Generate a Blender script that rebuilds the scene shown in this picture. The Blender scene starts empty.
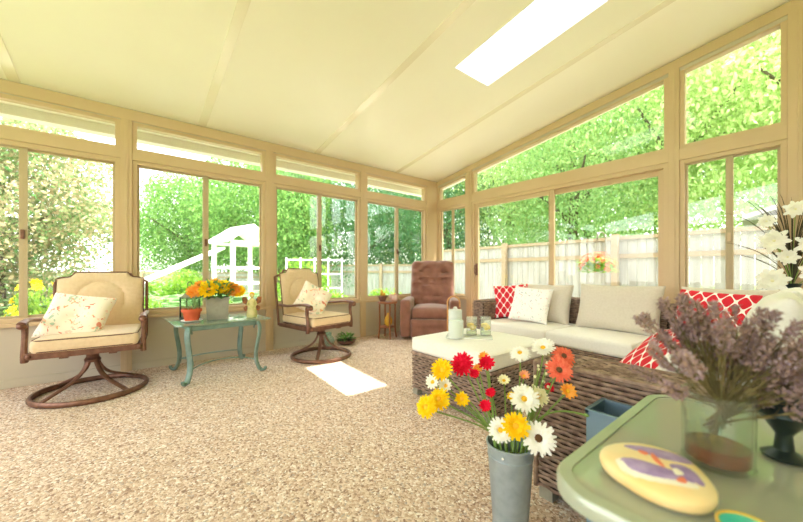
import bpy, bmesh, math, random
import numpy as np
from mathutils import Vector, Matrix, noise
PI = math.pi
R = math.radians
random.seed(7)
rng = np.random.default_rng(11)
scene = bpy.context.scene
COL = scene.collection

# ---------------------------------------------------------------- colours / materials
def lin(c):
    return tuple(((x/12.92) if x <= .04045 else ((x+.055)/1.055)**2.4) for x in (v/255. for v in c)) + (1.,)

def _bsdf(name):
    m = bpy.data.materials.new(name)
    m.use_nodes = True
    return m, m.node_tree, m.node_tree.nodes['Principled BSDF']

def N(nt, typ, **kw):
    n = nt.nodes.new(typ)
    for k, v in kw.items():
        if k in n.inputs.keys():
            n.inputs[k].default_value = v
        else:
            setattr(n, k, v)
    return n

def mat(name, c, rough=.6, metal=0., c2=None, scale=8., bump=0., bscale=None, spec=.5, sheen=0., detail=4., stretch=None, trans=0., alpha=1.):
    m, nt, b = _bsdf(name)
    b.inputs['Roughness'].default_value = rough
    b.inputs['Metallic'].default_value = metal
    b.inputs['Specular IOR Level'].default_value = spec
    b.inputs['Sheen Weight'].default_value = sheen
    b.inputs['Transmission Weight'].default_value = trans
    b.inputs['Base Color'].default_value = lin(c)
    tc = N(nt, 'ShaderNodeTexCoord')
    vec = tc.outputs['Object']
    if stretch:
        mp = N(nt, 'ShaderNodeMapping'); mp.inputs['Scale'].default_value = stretch
        nt.links.new(vec, mp.inputs['Vector']); vec = mp.outputs['Vector']
    if c2:
        no = N(nt, 'ShaderNodeTexNoise', Scale=scale, Detail=detail)
        nt.links.new(vec, no.inputs['Vector'])
        r = N(nt, 'ShaderNodeValToRGB')
        r.color_ramp.elements[0].position = .35; r.color_ramp.elements[1].position = .65
        r.color_ramp.elements[0].color = lin(c); r.color_ramp.elements[1].color = lin(c2)
        nt.links.new(no.outputs['Fac'], r.inputs['Fac']); nt.links.new(r.outputs['Color'], b.inputs['Base Color'])
    if bump:
        no = N(nt, 'ShaderNodeTexNoise', Scale=bscale or scale*4, Detail=3.)
        nt.links.new(vec, no.inputs['Vector'])
        bp = N(nt, 'ShaderNodeBump', Strength=bump, Distance=.01)
        nt.links.new(no.outputs['Fac'], bp.inputs['Height']); nt.links.new(bp.outputs['Normal'], b.inputs['Normal'])
    return m

def thin_glass(name, tint=(.93,.96,.94), rough=.01, ior=1.5, haze=0., hazec=(1,1,1), gain=1.):
    m = bpy.data.materials.new(name); m.use_nodes = True
    nt = m.node_tree; nt.nodes.clear()
    out = N(nt, 'ShaderNodeOutputMaterial')
    tr = N(nt, 'ShaderNodeBsdfTransparent'); tr.inputs['Color'].default_value = (*tint, 1)
    gl = N(nt, 'ShaderNodeBsdfGlossy', Roughness=rough)
    fr = N(nt, 'ShaderNodeFresnel', IOR=ior)
    ge = N(nt, 'ShaderNodeNewGeometry'); mr = N(nt, 'ShaderNodeMapRange')      # same reflectance on both faces of a thin pane
    mr.inputs['To Min'].default_value = ior; mr.inputs['To Max'].default_value = 1/ior
    nt.links.new(ge.outputs['Backfacing'], mr.inputs['Value']); nt.links.new(mr.outputs[0], fr.inputs['IOR'])
    mx = N(nt, 'ShaderNodeMixShader')
    nt.links.new(fr.outputs[0], mx.inputs[0]); nt.links.new(tr.outputs[0], mx.inputs[1]); nt.links.new(gl.outputs[0], mx.inputs[2])
    last = mx
    if haze:
        df = N(nt, 'ShaderNodeBsdfDiffuse'); df.inputs['Color'].default_value = (*hazec, 1)
        m2 = N(nt, 'ShaderNodeMixShader'); m2.inputs[0].default_value = haze
        nt.links.new(mx.outputs[0], m2.inputs[1]); nt.links.new(df.outputs[0], m2.inputs[2]); last = m2
    nt.links.new(last.outputs[0], out.inputs['Surface'])
    return m

def carpet_mat():
    m, nt, b = _bsdf('carpet')
    b.inputs['Roughness'].default_value = .95; b.inputs['Specular IOR Level'].default_value = .1
    tc = N(nt, 'ShaderNodeTexCoord')
    dn = N(nt, 'ShaderNodeTexNoise', Scale=60., Detail=2.)
    nt.links.new(tc.outputs['Object'], dn.inputs['Vector'])
    ad = N(nt, 'ShaderNodeVectorMath', operation='MULTIPLY_ADD')
    ad.inputs[1].default_value = (.02, .02, .02)
    nt.links.new(dn.outputs['Color'], ad.inputs[0]); nt.links.new(tc.outputs['Object'], ad.inputs[2])
    vo = N(nt, 'ShaderNodeTexVoronoi', Scale=105.)
    nt.links.new(ad.outputs[0], vo.inputs['Vector'])
    sep = N(nt, 'ShaderNodeSeparateColor'); nt.links.new(vo.outputs['Color'], sep.inputs[0])
    r = N(nt, 'ShaderNodeValToRGB'); cr = r.color_ramp; cr.interpolation = 'CONSTANT'
    stops = [(0, (160,130,114)), (.1, (196,165,145)), (.34, (214,188,168)), (.6, (228,206,190)), (.84, (242,230,222)), (.95, (186,170,162))]
    cr.elements[0].position = 0; cr.elements[0].color = lin(stops[0][1])
    cr.elements[1].position = stops[1][0]; cr.elements[1].color = lin(stops[1][1])
    for p, c in stops[2:]:
        e = cr.elements.new(p); e.color = lin(c)
    nt.links.new(sep.outputs[0], r.inputs['Fac']); nt.links.new(r.outputs['Color'], b.inputs['Base Color'])
    bp = N(nt, 'ShaderNodeBump', Strength=.5, Distance=.006)
    nt.links.new(vo.outputs['Distance'], bp.inputs['Height']); bp.invert = True
    nt.links.new(bp.outputs['Normal'], b.inputs['Normal'])
    return m

def trellis_mat():
    m, nt, b = _bsdf('red_lattice_fabric'); b.inputs['Roughness'].default_value = .9
    tc = N(nt, 'ShaderNodeTexCoord'); sp = N(nt, 'ShaderNodeSeparateXYZ'); nt.links.new(tc.outputs['Object'], sp.inputs[0])
    def math_(op, a, bb=None):
        n = N(nt, 'ShaderNodeMath', operation=op)
        for i, v in enumerate((a, bb)):
            if v is None: continue
            if isinstance(v, (int, float)): n.inputs[i].default_value = v
            else: nt.links.new(v, n.inputs[i])
        return n.outputs[0]
    cx = math_('COSINE', math_('MULTIPLY', sp.outputs[0], 75.)); cy = math_('COSINE', math_('MULTIPLY', sp.outputs[1], 52.))
    v = math_('ABSOLUTE', math_('ADD', cx, cy))
    line = math_('LESS_THAN', v, .27)
    mx = N(nt, 'ShaderNodeMix', data_type='RGBA')
    nt.links.new(line, mx.inputs[0]); mx.inputs[6].default_value = lin((214,32,52)); mx.inputs[7].default_value = lin((250,240,236))
    nt.links.new(mx.outputs[2], b.inputs['Base Color'])
    return m

def floral_mat(name, base, cols, scale, thr, coarse=3.):
    m, nt, b = _bsdf(name); b.inputs['Roughness'].default_value = .9
    tc = N(nt, 'ShaderNodeTexCoord')
    prev = lin(base); prevlink = None
    for i, c in enumerate(cols):
        mp = N(nt, 'ShaderNodeMapping'); mp.inputs['Location'].default_value = (i*3.1, i*1.7, 0)
        nt.links.new(tc.outputs['Object'], mp.inputs['Vector'])
        no = N(nt, 'ShaderNodeTexNoise', Scale=scale, Detail=2., Distortion=1.2)
        nt.links.new(mp.outputs[0], no.inputs['Vector'])
        gt = N(nt, 'ShaderNodeMath', operation='GREATER_THAN'); gt.inputs[1].default_value = thr
        nt.links.new(no.outputs['Fac'], gt.inputs[0])
        mx = N(nt, 'ShaderNodeMix', data_type='RGBA')
        nt.links.new(gt.outputs[0], mx.inputs[0])
        if prevlink: nt.links.new(prevlink, mx.inputs[6])
        else: mx.inputs[6].default_value = prev
        mx.inputs[7].default_value = lin(c); prevlink = mx.outputs[2]
    nt.links.new(prevlink, b.inputs['Base Color'])
    return m

def leaf_mat(name, c1, c2, trans=.45, c3=None):
    m = bpy.data.materials.new(name); m.use_nodes = True
    nt = m.node_tree; nt.nodes.clear()
    out = N(nt, 'ShaderNodeOutputMaterial'); geo = N(nt, 'ShaderNodeNewGeometry')
    r = N(nt, 'ShaderNodeValToRGB'); r.color_ramp.elements[0].color = lin(c1); r.color_ramp.elements[1].color = lin(c2)
    if c3:
        e = r.color_ramp.elements.new(.85); e.color = lin(c3)
    nt.links.new(geo.outputs['Random Per Island'], r.inputs['Fac'])
    df = N(nt, 'ShaderNodeBsdfDiffuse'); tl = N(nt, 'ShaderNodeBsdfTranslucent')
    nt.links.new(r.outputs[0], df.inputs[0]); nt.links.new(r.outputs[0], tl.inputs[0])
    mx = N(nt, 'ShaderNodeMixShader'); mx.inputs[0].default_value = trans
    nt.links.new(df.outputs[0], mx.inputs[1]); nt.links.new(tl.outputs[0], mx.inputs[2])
    nt.links.new(mx.outputs[0], out.inputs['Surface'])
    return m

M = {}
M['frame'] = mat('sandstone_aluminium', (208,182,146), .42, spec=.4, c2=(204,177,140), scale=3)
M['sash'] = mat('greyed_sash_aluminium', (186,166,132), .45, spec=.4)
M['kneewall'] = mat('kneewall_panel', (198,187,168), .5, c2=(193,181,162), scale=2, bump=.02)
M['ceiling'] = mat('ceiling_panel', (247,243,226), .38, spec=.4, c2=(245,240,221), scale=1.2)
M['seam'] = mat('ceiling_seam', (240,232,208), .2, spec=.8)
M['white'] = mat('white_paint', (246,246,240), .45)
M['carpet'] = carpet_mat()
M['glass'] = thin_glass('window_glass', (.95,.965,.95), 0.005, 1.5)
M['bronze'] = mat('bronze_metal', (110,76,62), .42, .55, c2=(134,96,78), scale=25)
M['cush'] = mat('tan_cushion', (226,200,164), .9, sheen=.3, c2=(220,193,156), scale=40, bump=.1, bscale=200)
M['pipe'] = mat('brown_piping', (104,66,52), .8)
M['beige'] = mat('beige_linen', (212,203,189), .92, sheen=.2, c2=(206,196,181), scale=60, bump=.1, bscale=300)
M['cream'] = mat('cream_canvas', (236,232,224), .9, sheen=.2, c2=(231,227,218), scale=60, bump=.1, bscale=300)
M['wicker'] = mat('brown_wicker', (114,88,74), .5, c2=(164,138,120), scale=26, stretch=(1,1,1))
M['wickerdark'] = mat('dark_wicker_backing', (52,38,30), .8)
M['velour'] = mat('mauve_brown_velour', (128,84,68), .85, sheen=.35, c2=(142,95,78), scale=9, bump=.1, bscale=60)
M['green_metal'] = mat('verdigris_metal', (112,136,128), .5, .3, c2=(132,154,146), scale=14)
M['tableglass'] = thin_glass('table_glass', (.78,.9,.85), .01, 1.5, .1, (.6,.85,.78))
M['clear'] = thin_glass('clear_glass', (.95,.97,.95), .01, 1.45)
M['frost'] = thin_glass('frosted_glass', (.92,.95,.93), .1, 1.45, .5, (.93,.96,.93))
M['vaseglass'] = thin_glass('vase_glass', (.90,.93,.90), .01, 1.6, .02, (.95,.95,.85))
M['tumbler'] = thin_glass('tumbler_glass', (.95,.97,.95), .03, 1.5, .14, (.93,.97,.93))
M['terra'] = mat('terracotta', (216,98,58), .75, c2=(204,88,50), scale=12)
M['darkpot'] = mat('dark_clay', (122,84,72), .7)
M['pinkpot'] = mat('pinkish_glazed_clay', (226,200,184), .5, c2=(212,168,150), scale=20)
M['stone'] = mat('grey_weathered_metal', (158,154,138), .6, .1, c2=(136,134,120), scale=14)
M['galv'] = mat('galvanised_zinc', (150,165,172), .35, .35, c2=(170,184,190), scale=22)
M['wood'] = mat('reddish_wood', (158,98,58), .5, c2=(132,76,42), scale=10, stretch=(1,1,.2))
M['cane'] = mat('pale_bentwood', (214,160,98), .4, c2=(196,140,82), scale=12)
M['soil'] = mat('potting_soil', (70,52,40), .95)
M['stem'] = leaf_mat('flower_stem', (120,150,80), (150,176,100), .1)
M['yellow'] = leaf_mat('yellow_petal', (255,206,20), (255,226,50), .3)
M['orange'] = leaf_mat('orange_petal', (255,164,60), (255,196,96), .3)
M['red'] = leaf_mat('crimson_petal', (216,20,50), (240,40,70), .25)
M['salmon'] = leaf_mat('salmon_petal', (244,112,88), (255,142,112), .3)
M['peach'] = leaf_mat('peach_petal', (250,170,130), (255,190,150), .3)
M['whitep'] = leaf_mat('white_petal', (250,248,236), (255,255,250), .3)
M['creamp'] = leaf_mat('cream_petal', (246,240,196), (252,248,220), .3)
M['brownc'] = mat('brown_flower_centre', (96,64,36), .9)
M['yellowc'] = mat('yellow_flower_centre', (236,180,40), .9)
M['lav'] = leaf_mat('dried_lavender_floret', (160,136,146), (206,188,202), .3, (188,158,138))
M['lavstem'] = leaf_mat('dried_stem', (108,98,66), (136,122,84), .1)
M['amber'] = mat('amber_water', (170,72,20), .1, trans=.7)
M['darkmetal'] = mat('dark_green_metal', (52,62,58), .35, .6)
M['leafdark'] = leaf_mat('dark_blade_leaf', (62,66,54), (104,92,78), .2)
M['leafmid'] = leaf_mat('mid_green_leaf', (84,130,70), (130,176,96), .35)
M['leafpale'] = leaf_mat('pale_herb_leaf', (130,170,110), (170,204,150), .35)
M['brass'] = mat('yellow_glazed_ceramic', (226,178,60), .3)
M['bluegrey'] = mat('blue_grey_metal', (112,136,150), .45, .4)
M['greentable'] = mat('sage_green_rim', (180,186,168), .22, .2, c2=(168,176,156), scale=5)
M['teal'] = mat('teal_glaze', (60,190,176), .4, c2=(90,206,192), scale=30)
M['rock'] = mat('painted_yellow_stone', (243,228,184), .6, c2=(244,206,138), scale=7, bump=.1, bscale=40)
M['purple'] = mat('purple_paint', (150,122,182), .6, c2=(184,160,204), scale=40)
M['redpaint'] = mat('red_paint', (234,130,100), .6)
M['whitepaint'] = mat('white_paint_mark', (244,236,220), .6)
M['lemon'] = mat('lemon_peel', (250,210,40), .5)
M['candle'] = mat('pale_wax', (232,240,200), .5)
M['figure'] = mat('cream_resin_figure', (222,206,146), .7, c2=(196,190,120), scale=30)
M['wing'] = mat('patterned_wing', (96,70,66), .6, c2=(196,120,60), scale=60)
M['lattice'] = trellis_mat()
M['floral'] = floral_mat('floral_cotton', (246,234,214), [(244,206,184), (222,136,112), (184,198,172), (242,176,134)], 17, .655)
M['dots'] = floral_mat('sprigged_cotton', (248,246,244), [(206,70,96), (70,80,130), (90,150,140)], 42, .69)
M['grass'] = mat('lawn_grass', (96,138,62), .95, c2=(134,168,84), scale=2.2, bump=.4, bscale=40)
M['fence'] = mat('weathered_pale_fence', (172,172,166), .9, c2=(152,150,142), scale=3, stretch=(6,6,.5))
M['fencerail'] = mat('tan_fence_rail', (156,138,110), .85)
M['bark'] = mat('bark', (92,78,62), .95, c2=(70,60,48), scale=8, bump=.5, stretch=(1,1,.2))
M['tree_a'] = leaf_mat('broadleaf_light', (160,192,108), (202,224,146), .6, (224,238,176))
M['tree_b'] = leaf_mat('broadleaf_mid', (130,174,104), (178,208,138), .55)
M['tree_c'] = leaf_mat('evergreen_dark', (66,116,76), (104,150,98), .3)
M['tree_d'] = leaf_mat('ornamental_loose', (96,148,86), (150,192,126), .5, (204,178,150))
M['shrub'] = leaf_mat('bright_shrub', (104,150,56), (160,194,84), .45)
M['yellowbush'] = leaf_mat('yellow_bloom', (250,210,30), (255,230,60), .3)
M['pinkbloom'] = leaf_mat('pink_orange_bloom', (240,120,90), (250,160,130), .3)
M['roofgrey'] = mat('pale_shingle', (206,198,188), .9, c2=(190,180,170), scale=12)

# ---------------------------------------------------------------- mesh builder
class MB:
    def __init__(s, mtx=None):
        s.v = []; s.f = []; s.m = mtx or Matrix()
    def add(s, vs, fs):
        o = len(s.v); m = s.m
        s.v += [tuple(m @ Vector(p)) for p in vs]
        s.f += [tuple(i+o for i in f) for f in fs]
        return s
    def box(s, x0, x1, y0, y1, z0, z1):
        return s.add([(x0,y0,z0),(x1,y0,z0),(x1,y1,z0),(x0,y1,z0),(x0,y0,z1),(x1,y0,z1),(x1,y1,z1),(x0,y1,z1)],
                     [(0,3,2,1),(4,5,6,7),(0,1,5,4),(1,2,6,5),(2,3,7,6),(3,0,4,7)])
    def hexa(s, vs):
        return s.add(vs, [(0,3,2,1),(4,5,6,7),(0,1,5,4),(1,2,6,5),(2,3,7,6),(3,0,4,7)])
    def prism(s, pts, z0, z1):   # polygon in XY
        n = len(pts)
        return s.add([(x,y,z0) for x,y in pts]+[(x,y,z1) for x,y in pts],
                     [tuple(range(n))[::-1], tuple(range(n,2*n))]+[(i,(i+1)%n,(i+1)%n+n,i+n) for i in range(n)])
    def tube(s, path, r, seg=8, closed=False, flat=1.):
        P = [Vector(p) for p in path]; n = len(P)
        rs = r if isinstance(r, (list, tuple)) else [r]*n
        vs = []; up = None
        for i, p in enumerate(P):
            if closed: t = (P[(i+1)%n]-P[i-1])
            else: t = P[min(i+1,n-1)]-P[max(i-1,0)]
            t = t.normalized() if t.length > 1e-9 else Vector((0,0,1))
            if up is None: up = Vector((0,0,1)) if abs(t.z) < .9 else Vector((1,0,0))
            a = t.cross(up)
            if a.length < 1e-6: a = t.cross(Vector((0,1,0)))
            a.normalize(); b = t.cross(a).normalized(); 
            if not closed: up = -b if (-b).dot(up) > 0 else b
            for k in range(seg):
                w = 2*PI*(k+.5)/seg
                vs.append(p + a*math.cos(w)*rs[i] + b*math.sin(w)*rs[i]*flat)
        fs = []
        for i in range(n if closed else n-1):
            j = (i+1) % n
            for k in range(seg):
                l = (k+1) % seg
                fs.append((i*seg+k, i*seg+l, j*seg+l, j*seg+k))
        if not closed:
            fs.append(tuple(range(seg))[::-1]); fs.append(tuple((n-1)*seg+k for k in range(seg)))
        return s.add(vs, fs)
    def lathe(s, prof, seg=24, c=(0,0,0), cap=True):
        vs = []; n = len(prof)
        for r, z in prof:
            for k in range(seg):
                w = 2*PI*k/seg
                vs.append((c[0]+r*math.cos(w), c[1]+r*math.sin(w), c[2]+z))
        fs = []
        for i in range(n-1):
            for k in range(seg):
                l = (k+1) % seg
                fs.append((i*seg+k, i*seg+l, (i+1)*seg+l, (i+1)*seg+k))
        if cap:
            fs.append(tuple(range(seg))[::-1]); fs.append(tuple((n-1)*seg+k for k in range(seg)))
        return s.add(vs, fs)
    def ball(s, c, r, seg=12, rings=8, sc=(1,1,1)):
        prof = [(max(1e-4,math.sin(PI*i/rings))*r, -math.cos(PI*i/rings)*r) for i in range(rings+1)]
        vs = []
        for a, z in prof:
            for k in range(seg):
                w = 2*PI*k/seg
                vs.append((c[0]+a*math.cos(w)*sc[0], c[1]+a*math.sin(w)*sc[1], c[2]+z*sc[2]))
        fs = [(i*seg+k, i*seg+(k+1)%seg, (i+1)*seg+(k+1)%seg, (i+1)*seg+k) for i in range(rings) for k in range(seg)]
        return s.add(vs, fs)
    def rbox(s, c, size, r, n=6, bulge=(0,0,0), fn=None):
        hx, hy, hz = size[0]/2, size[1]/2, size[2]/2
        h = (hx,hy,hz); r = min(r, hx, hy, hz)
        vs = []; fs = []
        # non-uniform parameter so that corners get resolution
        def par(H):
            q = max(0, 1-r/H)
            t = [-1, -1+(1-q)*.3, -1+(1-q)*.65]
            m = [-q+2*q*i/n for i in range(n+1)] if q > 0 else [0]
            t += m + [-x for x in t[::-1]]
            return t
        for ax in range(3):
            u, w = (ax+1)%3, (ax+2)%3
            pu, pw = par(h[u]), par(h[w])
            for sg in (-1, 1):
                o = len(vs)
                for a in pu:
                    for b in pw:
                        p = [0,0,0]; p[ax] = sg*h[ax]; p[u] = a*h[u]; p[w] = b*h[w]
                        inner = [max(-(h[i]-r), min(h[i]-r, p[i])) for i in range(3)]
                        d = Vector([p[i]-inner[i] for i in range(3)])
                        if d.length > 1e-9: d.normalize()
                        q = [inner[i]+d[i]*r for i in range(3)]
                        nx, ny, nz = (q[0]/hx, q[1]/hy, q[2]/hz)
                        q[2] += bulge[2]*nz*(1-nx*nx)*(1-ny*ny)
                        q[0] += bulge[0]*nx*(1-nz*nz)*(1-ny*ny)
                        q[1] += bulge[1]*ny*(1-nz*nz)*(1-nx*nx)
                        if fn: q = fn(q, nx, ny, nz)
                        vs.append((q[0]+c[0], q[1]+c[1], q[2]+c[2]))
                W = len(pw)
                for i in range(len(pu)-1):
                    for j in range(W-1):
                        f = (o+i*W+j, o+(i+1)*W+j, o+(i+1)*W+j+1, o+i*W+j+1)
                        fs.append(f if sg > 0 else f[::-1])
        return s.add(vs, fs)
    def weave(s, O, U, V, Nn, W, H, row=.019, stake=.042, amp=.005, gap=.0015):
        O, U, V, Nn = map(Vector, (O, U, V, Nn))
        rows = max(1, round(H/row)); row = H/rows
        k = max(2, round(W/stake)); cols = k*3
        for r_ in range(rows):
            z0 = r_*row+gap; z1 = (r_+1)*row-gap; zm = (z0+z1)/2
            vs = []
            for i in range(cols+1):
                x = W*i/cols
                o = amp*math.cos(PI*i/3+PI*(r_ % 2))
                for z, e in ((z0,-.004),(zm,.002),(z1,-.004)):
                    vs.append(O+U*x+V*z+Nn*(o+e+.006))
            fs = []
            for i in range(cols):
                for j in range(2):
                    fs.append((i*3+j, (i+1)*3+j, (i+1)*3+j+1, i*3+j+1))
            s.add(vs, fs)
        return s
    def leaf(s, p, d, L, w, curl=.25, up=Vector((0,0,1))):
        p = Vector(p); d = Vector(d).normalized()
        a = d.cross(up)
        if a.length < .05: a = Vector((1,0,0))
        a.normalize(); nn = a.cross(d).normalized()
        q1 = p+d*L*.5+nn*L*curl*.3; q2 = p+d*L-nn*L*curl*.4
        return s.add([p, q1+a*w/2-nn*w*.1, q2, q1-a*w/2-nn*w*.1, q1], [(0,1,4),(1,2,4),(2,3,4),(3,0,4)])
    def build(s, name, m, parent=None, smooth=True, bevel=0., merge=False, ang=40):
        me = bpy.data.meshes.new(name)
        me.from_pydata([tuple(p) for p in s.v], [], s.f)
        me.materials.append(m)
        bm = bmesh.new(); bm.from_mesh(me)
        if merge: bmesh.ops.remove_doubles(bm, verts=bm.verts, dist=1e-5)
        if merge or bevel: bmesh.ops.recalc_face_normals(bm, faces=bm.faces)
        if bevel:
            eds = [e for e in bm.edges if len(e.link_faces) == 2 and e.calc_face_angle(0) > R(35)]
            bmesh.ops.bevel(bm, geom=eds, offset=bevel, segments=2, affect='EDGES', profile=.6)
        bm.to_mesh(me); bm.free()
        if smooth:
            me.shade_smooth()
            try: me.set_sharp_from_angle(angle=R(ang))
            except Exception: pass
        o = bpy.data.objects.new(name, me); COL.objects.link(o)
        if parent: o.parent = parent
        return o

def tag(o, label, cat, group=None, kind=None):
    if label: o['label'] = label
    if cat: o['category'] = cat
    if group: o['group'] = group
    if kind: o['kind'] = kind
    return o
def thing(name, label, cat, loc=(0,0,0), rz=0, group=None, kind=None, rot=None):
    o = bpy.data.objects.new(name, None); COL.objects.link(o); o.empty_display_size = .1
    o.location = loc; o.rotation_euler = rot or (0,0,rz)
    return tag(o, label, cat, group, kind)
def struct(o, label, cat):
    return tag(o, label, cat, None, 'structure')
def kids(o): return [c for c in bpy.data.objects if c.parent is o]
def copy_tree(o, loc=None, rot=None, parent=None):
    c = o.copy(); COL.objects.link(c); c.parent = parent
    if loc is not None: c.location = loc
    if rot is not None: c.rotation_euler = rot
    for k in kids(o):
        if k is not c: copy_tree(k, parent=c)
    return c
def bez(p0, p1, p2, p3, n=10):
    P = [Vector(p) for p in (p0,p1,p2,p3)]
    return [P[0]*(1-t)**3+P[1]*3*t*(1-t)**2+P[2]*3*t*t*(1-t)+P[3]*t**3 for t in [i/n for i in range(n+1)]]

# ================================================================= THE ROOM
LX, BY, Z0, SL = -4.30, 4.345, 2.62, .161
NY, HX = -2.93, 1.60
def cz(x): return Z0+SL*(x-LX)

o = MB().box(LX-.12, HX+.12, NY-.12, BY+.12, -.12, 0).build('floor', M['carpet'], smooth=False)
struct(o, 'speckled beige and brown looped carpet covering the whole sunroom floor', 'floor')

# roof slab with the skylight opening
SX0, SX1, SY0, SY1 = -2.17, -1.00, 2.42, 2.95
def slab(mb, x0, x1, y0, y1, a, b):
    mb.hexa([(x0,y0,cz(x0)+a),(x1,y0,cz(x1)+a),(x1,y1,cz(x1)+a),(x0,y1,cz(x0)+a),
             (x0,y0,cz(x0)+b),(x1,y0,cz(x1)+b),(x1,y1,cz(x1)+b),(x0,y1,cz(x0)+b)])
mb = MB()
RX0, RX1, RY0, RY1 = LX-.42, HX+.12, NY-.12, BY+.42
slab(mb, RX0, SX0, RY0, RY1, 0, .12); slab(mb, SX1, RX1, RY0, RY1, 0, .12)
slab(mb, SX0, SX1, RY0, SY0, 0, .12); slab(mb, SX0, SX1, SY1, RY1, 0, .12)
o = mb.build('ceiling', M['ceiling'], smooth=False)
struct(o, 'sloping cream panelled ceiling rising from the low window wall', 'ceiling')
n_trim = [0]
def trim(mb, m, label, cat='trim', bevel=0.):
    n_trim[0] += 1
    return struct(mb.build('trim_%d' % n_trim[0], m, smooth=False, bevel=bevel), label, cat)
for y in (-2.155, -.765, .625, 1.994, 3.40):
    mb = MB()
    for (x0, x1) in ((LX, HX),):
        slab(mb, x0, x1, y-.038, y+.038, -.004, .002)
    trim(mb, M['seam'], 'narrow ceiling panel joint strip running up the slope', 'joint strip')

# skylight
sk = thing('window_9', 'white framed rectangular skylight in the sloping ceiling', 'skylight', kind='structure')
mb = MB(); t_ = .02
slab(mb, SX0-.05, SX0, SY0-.05, SY1+.05, .12, .30); slab(mb, SX1, SX1+.05, SY0-.05, SY1+.05, .12, .30)
slab(mb, SX0, SX1, SY0-.05, SY0, .12, .30); slab(mb, SX0, SX1, SY1, SY1+.05, .12, .30)
mb.build('curb', M['white'], sk, smooth=False)
mb = MB()
slab(mb, SX0-.001, SX0+.012, SY0, SY1, -.004, .29); slab(mb, SX1-.012, SX1+.001, SY0, SY1, -.004, .29)
slab(mb, SX0, SX1, SY0-.001, SY0+.012, -.004, .29); slab(mb, SX0, SX1, SY1-.012, SY1+.001, -.004, .29)
mb.build('shaft_lining', M['white'], sk, smooth=False)
mb = MB(); slab(mb, SX0-.04, SX1+.04, SY0-.04, SY1+.04, .301, .311); mb.build('glass', M['clear'], sk, smooth=False)

# wall coordinate helpers: a = along, z = up, d = depth into the room (+)
def wl(a, z, d): return (LX+d, a, z)
def wb(a, z, d): return (a, BY-d, z)
def wn(a, z, d): return (a, NY+d, z)
def wbox(mb, W, a0, a1, z0, z1, d0, d1, z0b=None, z1b=None):
    z0b = z0 if z0b is None else z0b; z1b = z1 if z1b is None else z1b
    mb.hexa([W(a0,z0,d0),W(a1,z0b,d0),W(a1,z0b,d1),W(a0,z0,d1),W(a0,z1,d0),W(a1,z1b,d0),W(a1,z1b,d1),W(a0,z1,d1)])
def frame_rect(mb, W, a0, a1, z0, z1, w, d0, d1, z1b=None):
    z1b = z1 if z1b is None else z1b
    sl = (z1b-z1)/(a1-a0)
    wbox(mb, W, a0, a0+w, z0, z1, d0, d1, z0, z1+sl*w); wbox(mb, W, a1-w, a1, z0, z1b-sl*w, d0, d1, z0, z1b)
    wbox(mb, W, a0+w, a1-w, z0, z0+w, d0, d1)
    wbox(mb, W, a0+w, a1-w, z1-w+sl*w, z1+sl*w, d0, d1, z1b-w-sl*w, z1b-sl*w)

win_n = [0]
def slider(W, a0, a1, z0, z1, mid, label, dark_side=1):
    win_n[0] += 1
    if win_n[0] == 9: win_n[0] = 10
    t = thing('window_%d' % win_n[0], label, 'window', kind='structure')
    mb = MB(); frame_rect(mb, W, a0, a1, z0, z1, .040, -.09, -.005); mb.build('frame', M['frame'], t, smooth=False, bevel=.003)
    for q, (b0, b1) in enumerate(((a0+.04, mid+.028), (mid-.028, a1-.04))):
        mb = MB(); d = -.03-.022*q
        w = .02
        frame_rect(mb, W, b0, b1, z0+.04, z1-.04, w, d-.02, d)
        if q == 0: wbox(mb, W, b1-.05, b1-w, z0+.06, z1-.06, d-.02, d)
        mb.build('sash', M['sash'], t, smooth=False, bevel=.002)
        mb = MB(); wbox(mb, W, b0+w*.5, b1-w*.5, z0+.05, z1-.05, d-.013, d-.007); mb.build('glass', M['glass'], t, smooth=False)
    mb = MB(); wbox(mb, W, mid-.012, mid+.012, 1.28, 1.36, -.03, -.012); mb.build('latch', M['bronze'] if W is not wb else M['frame'], t, smooth=False, bevel=.003)
    return t
def fixed(W, a0, a1, z0, z1, z1b, label):
    win_n[0] += 1
    if win_n[0] == 9: win_n[0] = 10
    t = thing('window_%d' % win_n[0], label, 'window', kind='structure')
    mb = MB(); frame_rect(mb, W, a0, a1, z0, z1, .040, -.09, -.005, z1b); mb.build('frame', M['frame'], t, smooth=False, bevel=.003)
    mb = MB(); sl = ((z1b or z1)-z1)/(a1-a0)
    wbox(mb, W, a0+.03, a1-.03, z0+.03, z1-.03+sl*.03, -.053, -.047, z0+.03, (z1b or z1)-.03-sl*.03)
    mb.build('glass', M['glass'], t, smooth=False)
    return t

# left wall
P0, SP = -.028, 1.390
posts = [P0+SP*k for k in (-2,-1,0,1,2)]+[4.125]
mb = MB(); wbox(mb, wl, NY, BY, 0, .55, -.12, -.02); wbox(mb, wl, NY, BY, 2.50, Z0, -.12, 0)
wbox(mb, wl, 4.125, BY+.12, .55, 2.50, -.12, 0)
o = mb.build('wall_left', M['kneewall'], smooth=False); struct(o, 'low beige panelled wall under the row of garden windows', 'wall')
mb = MB(); wbox(mb, wl, NY, BY, 2.505, 2.612, 0, .012); wbox(mb, wl, 4.17, BY-.0, 0, 2.505, 0, .012)
trim(mb, M['frame'], 'sandstone beam along the top of the garden window wall', 'beam', .003)
mb = MB(); wbox(mb, wl, NY, BY, 2.115, 2.197, -.10, .008); trim(mb, M['frame'], 'horizontal rail between garden sliders and their transoms', 'rail', .004)
mb = MB(); wbox(mb, wl, NY, BY, .52, .552, -.10, .02); trim(mb, M['frame'], 'long sill under the garden windows', 'sill', .004)
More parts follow.
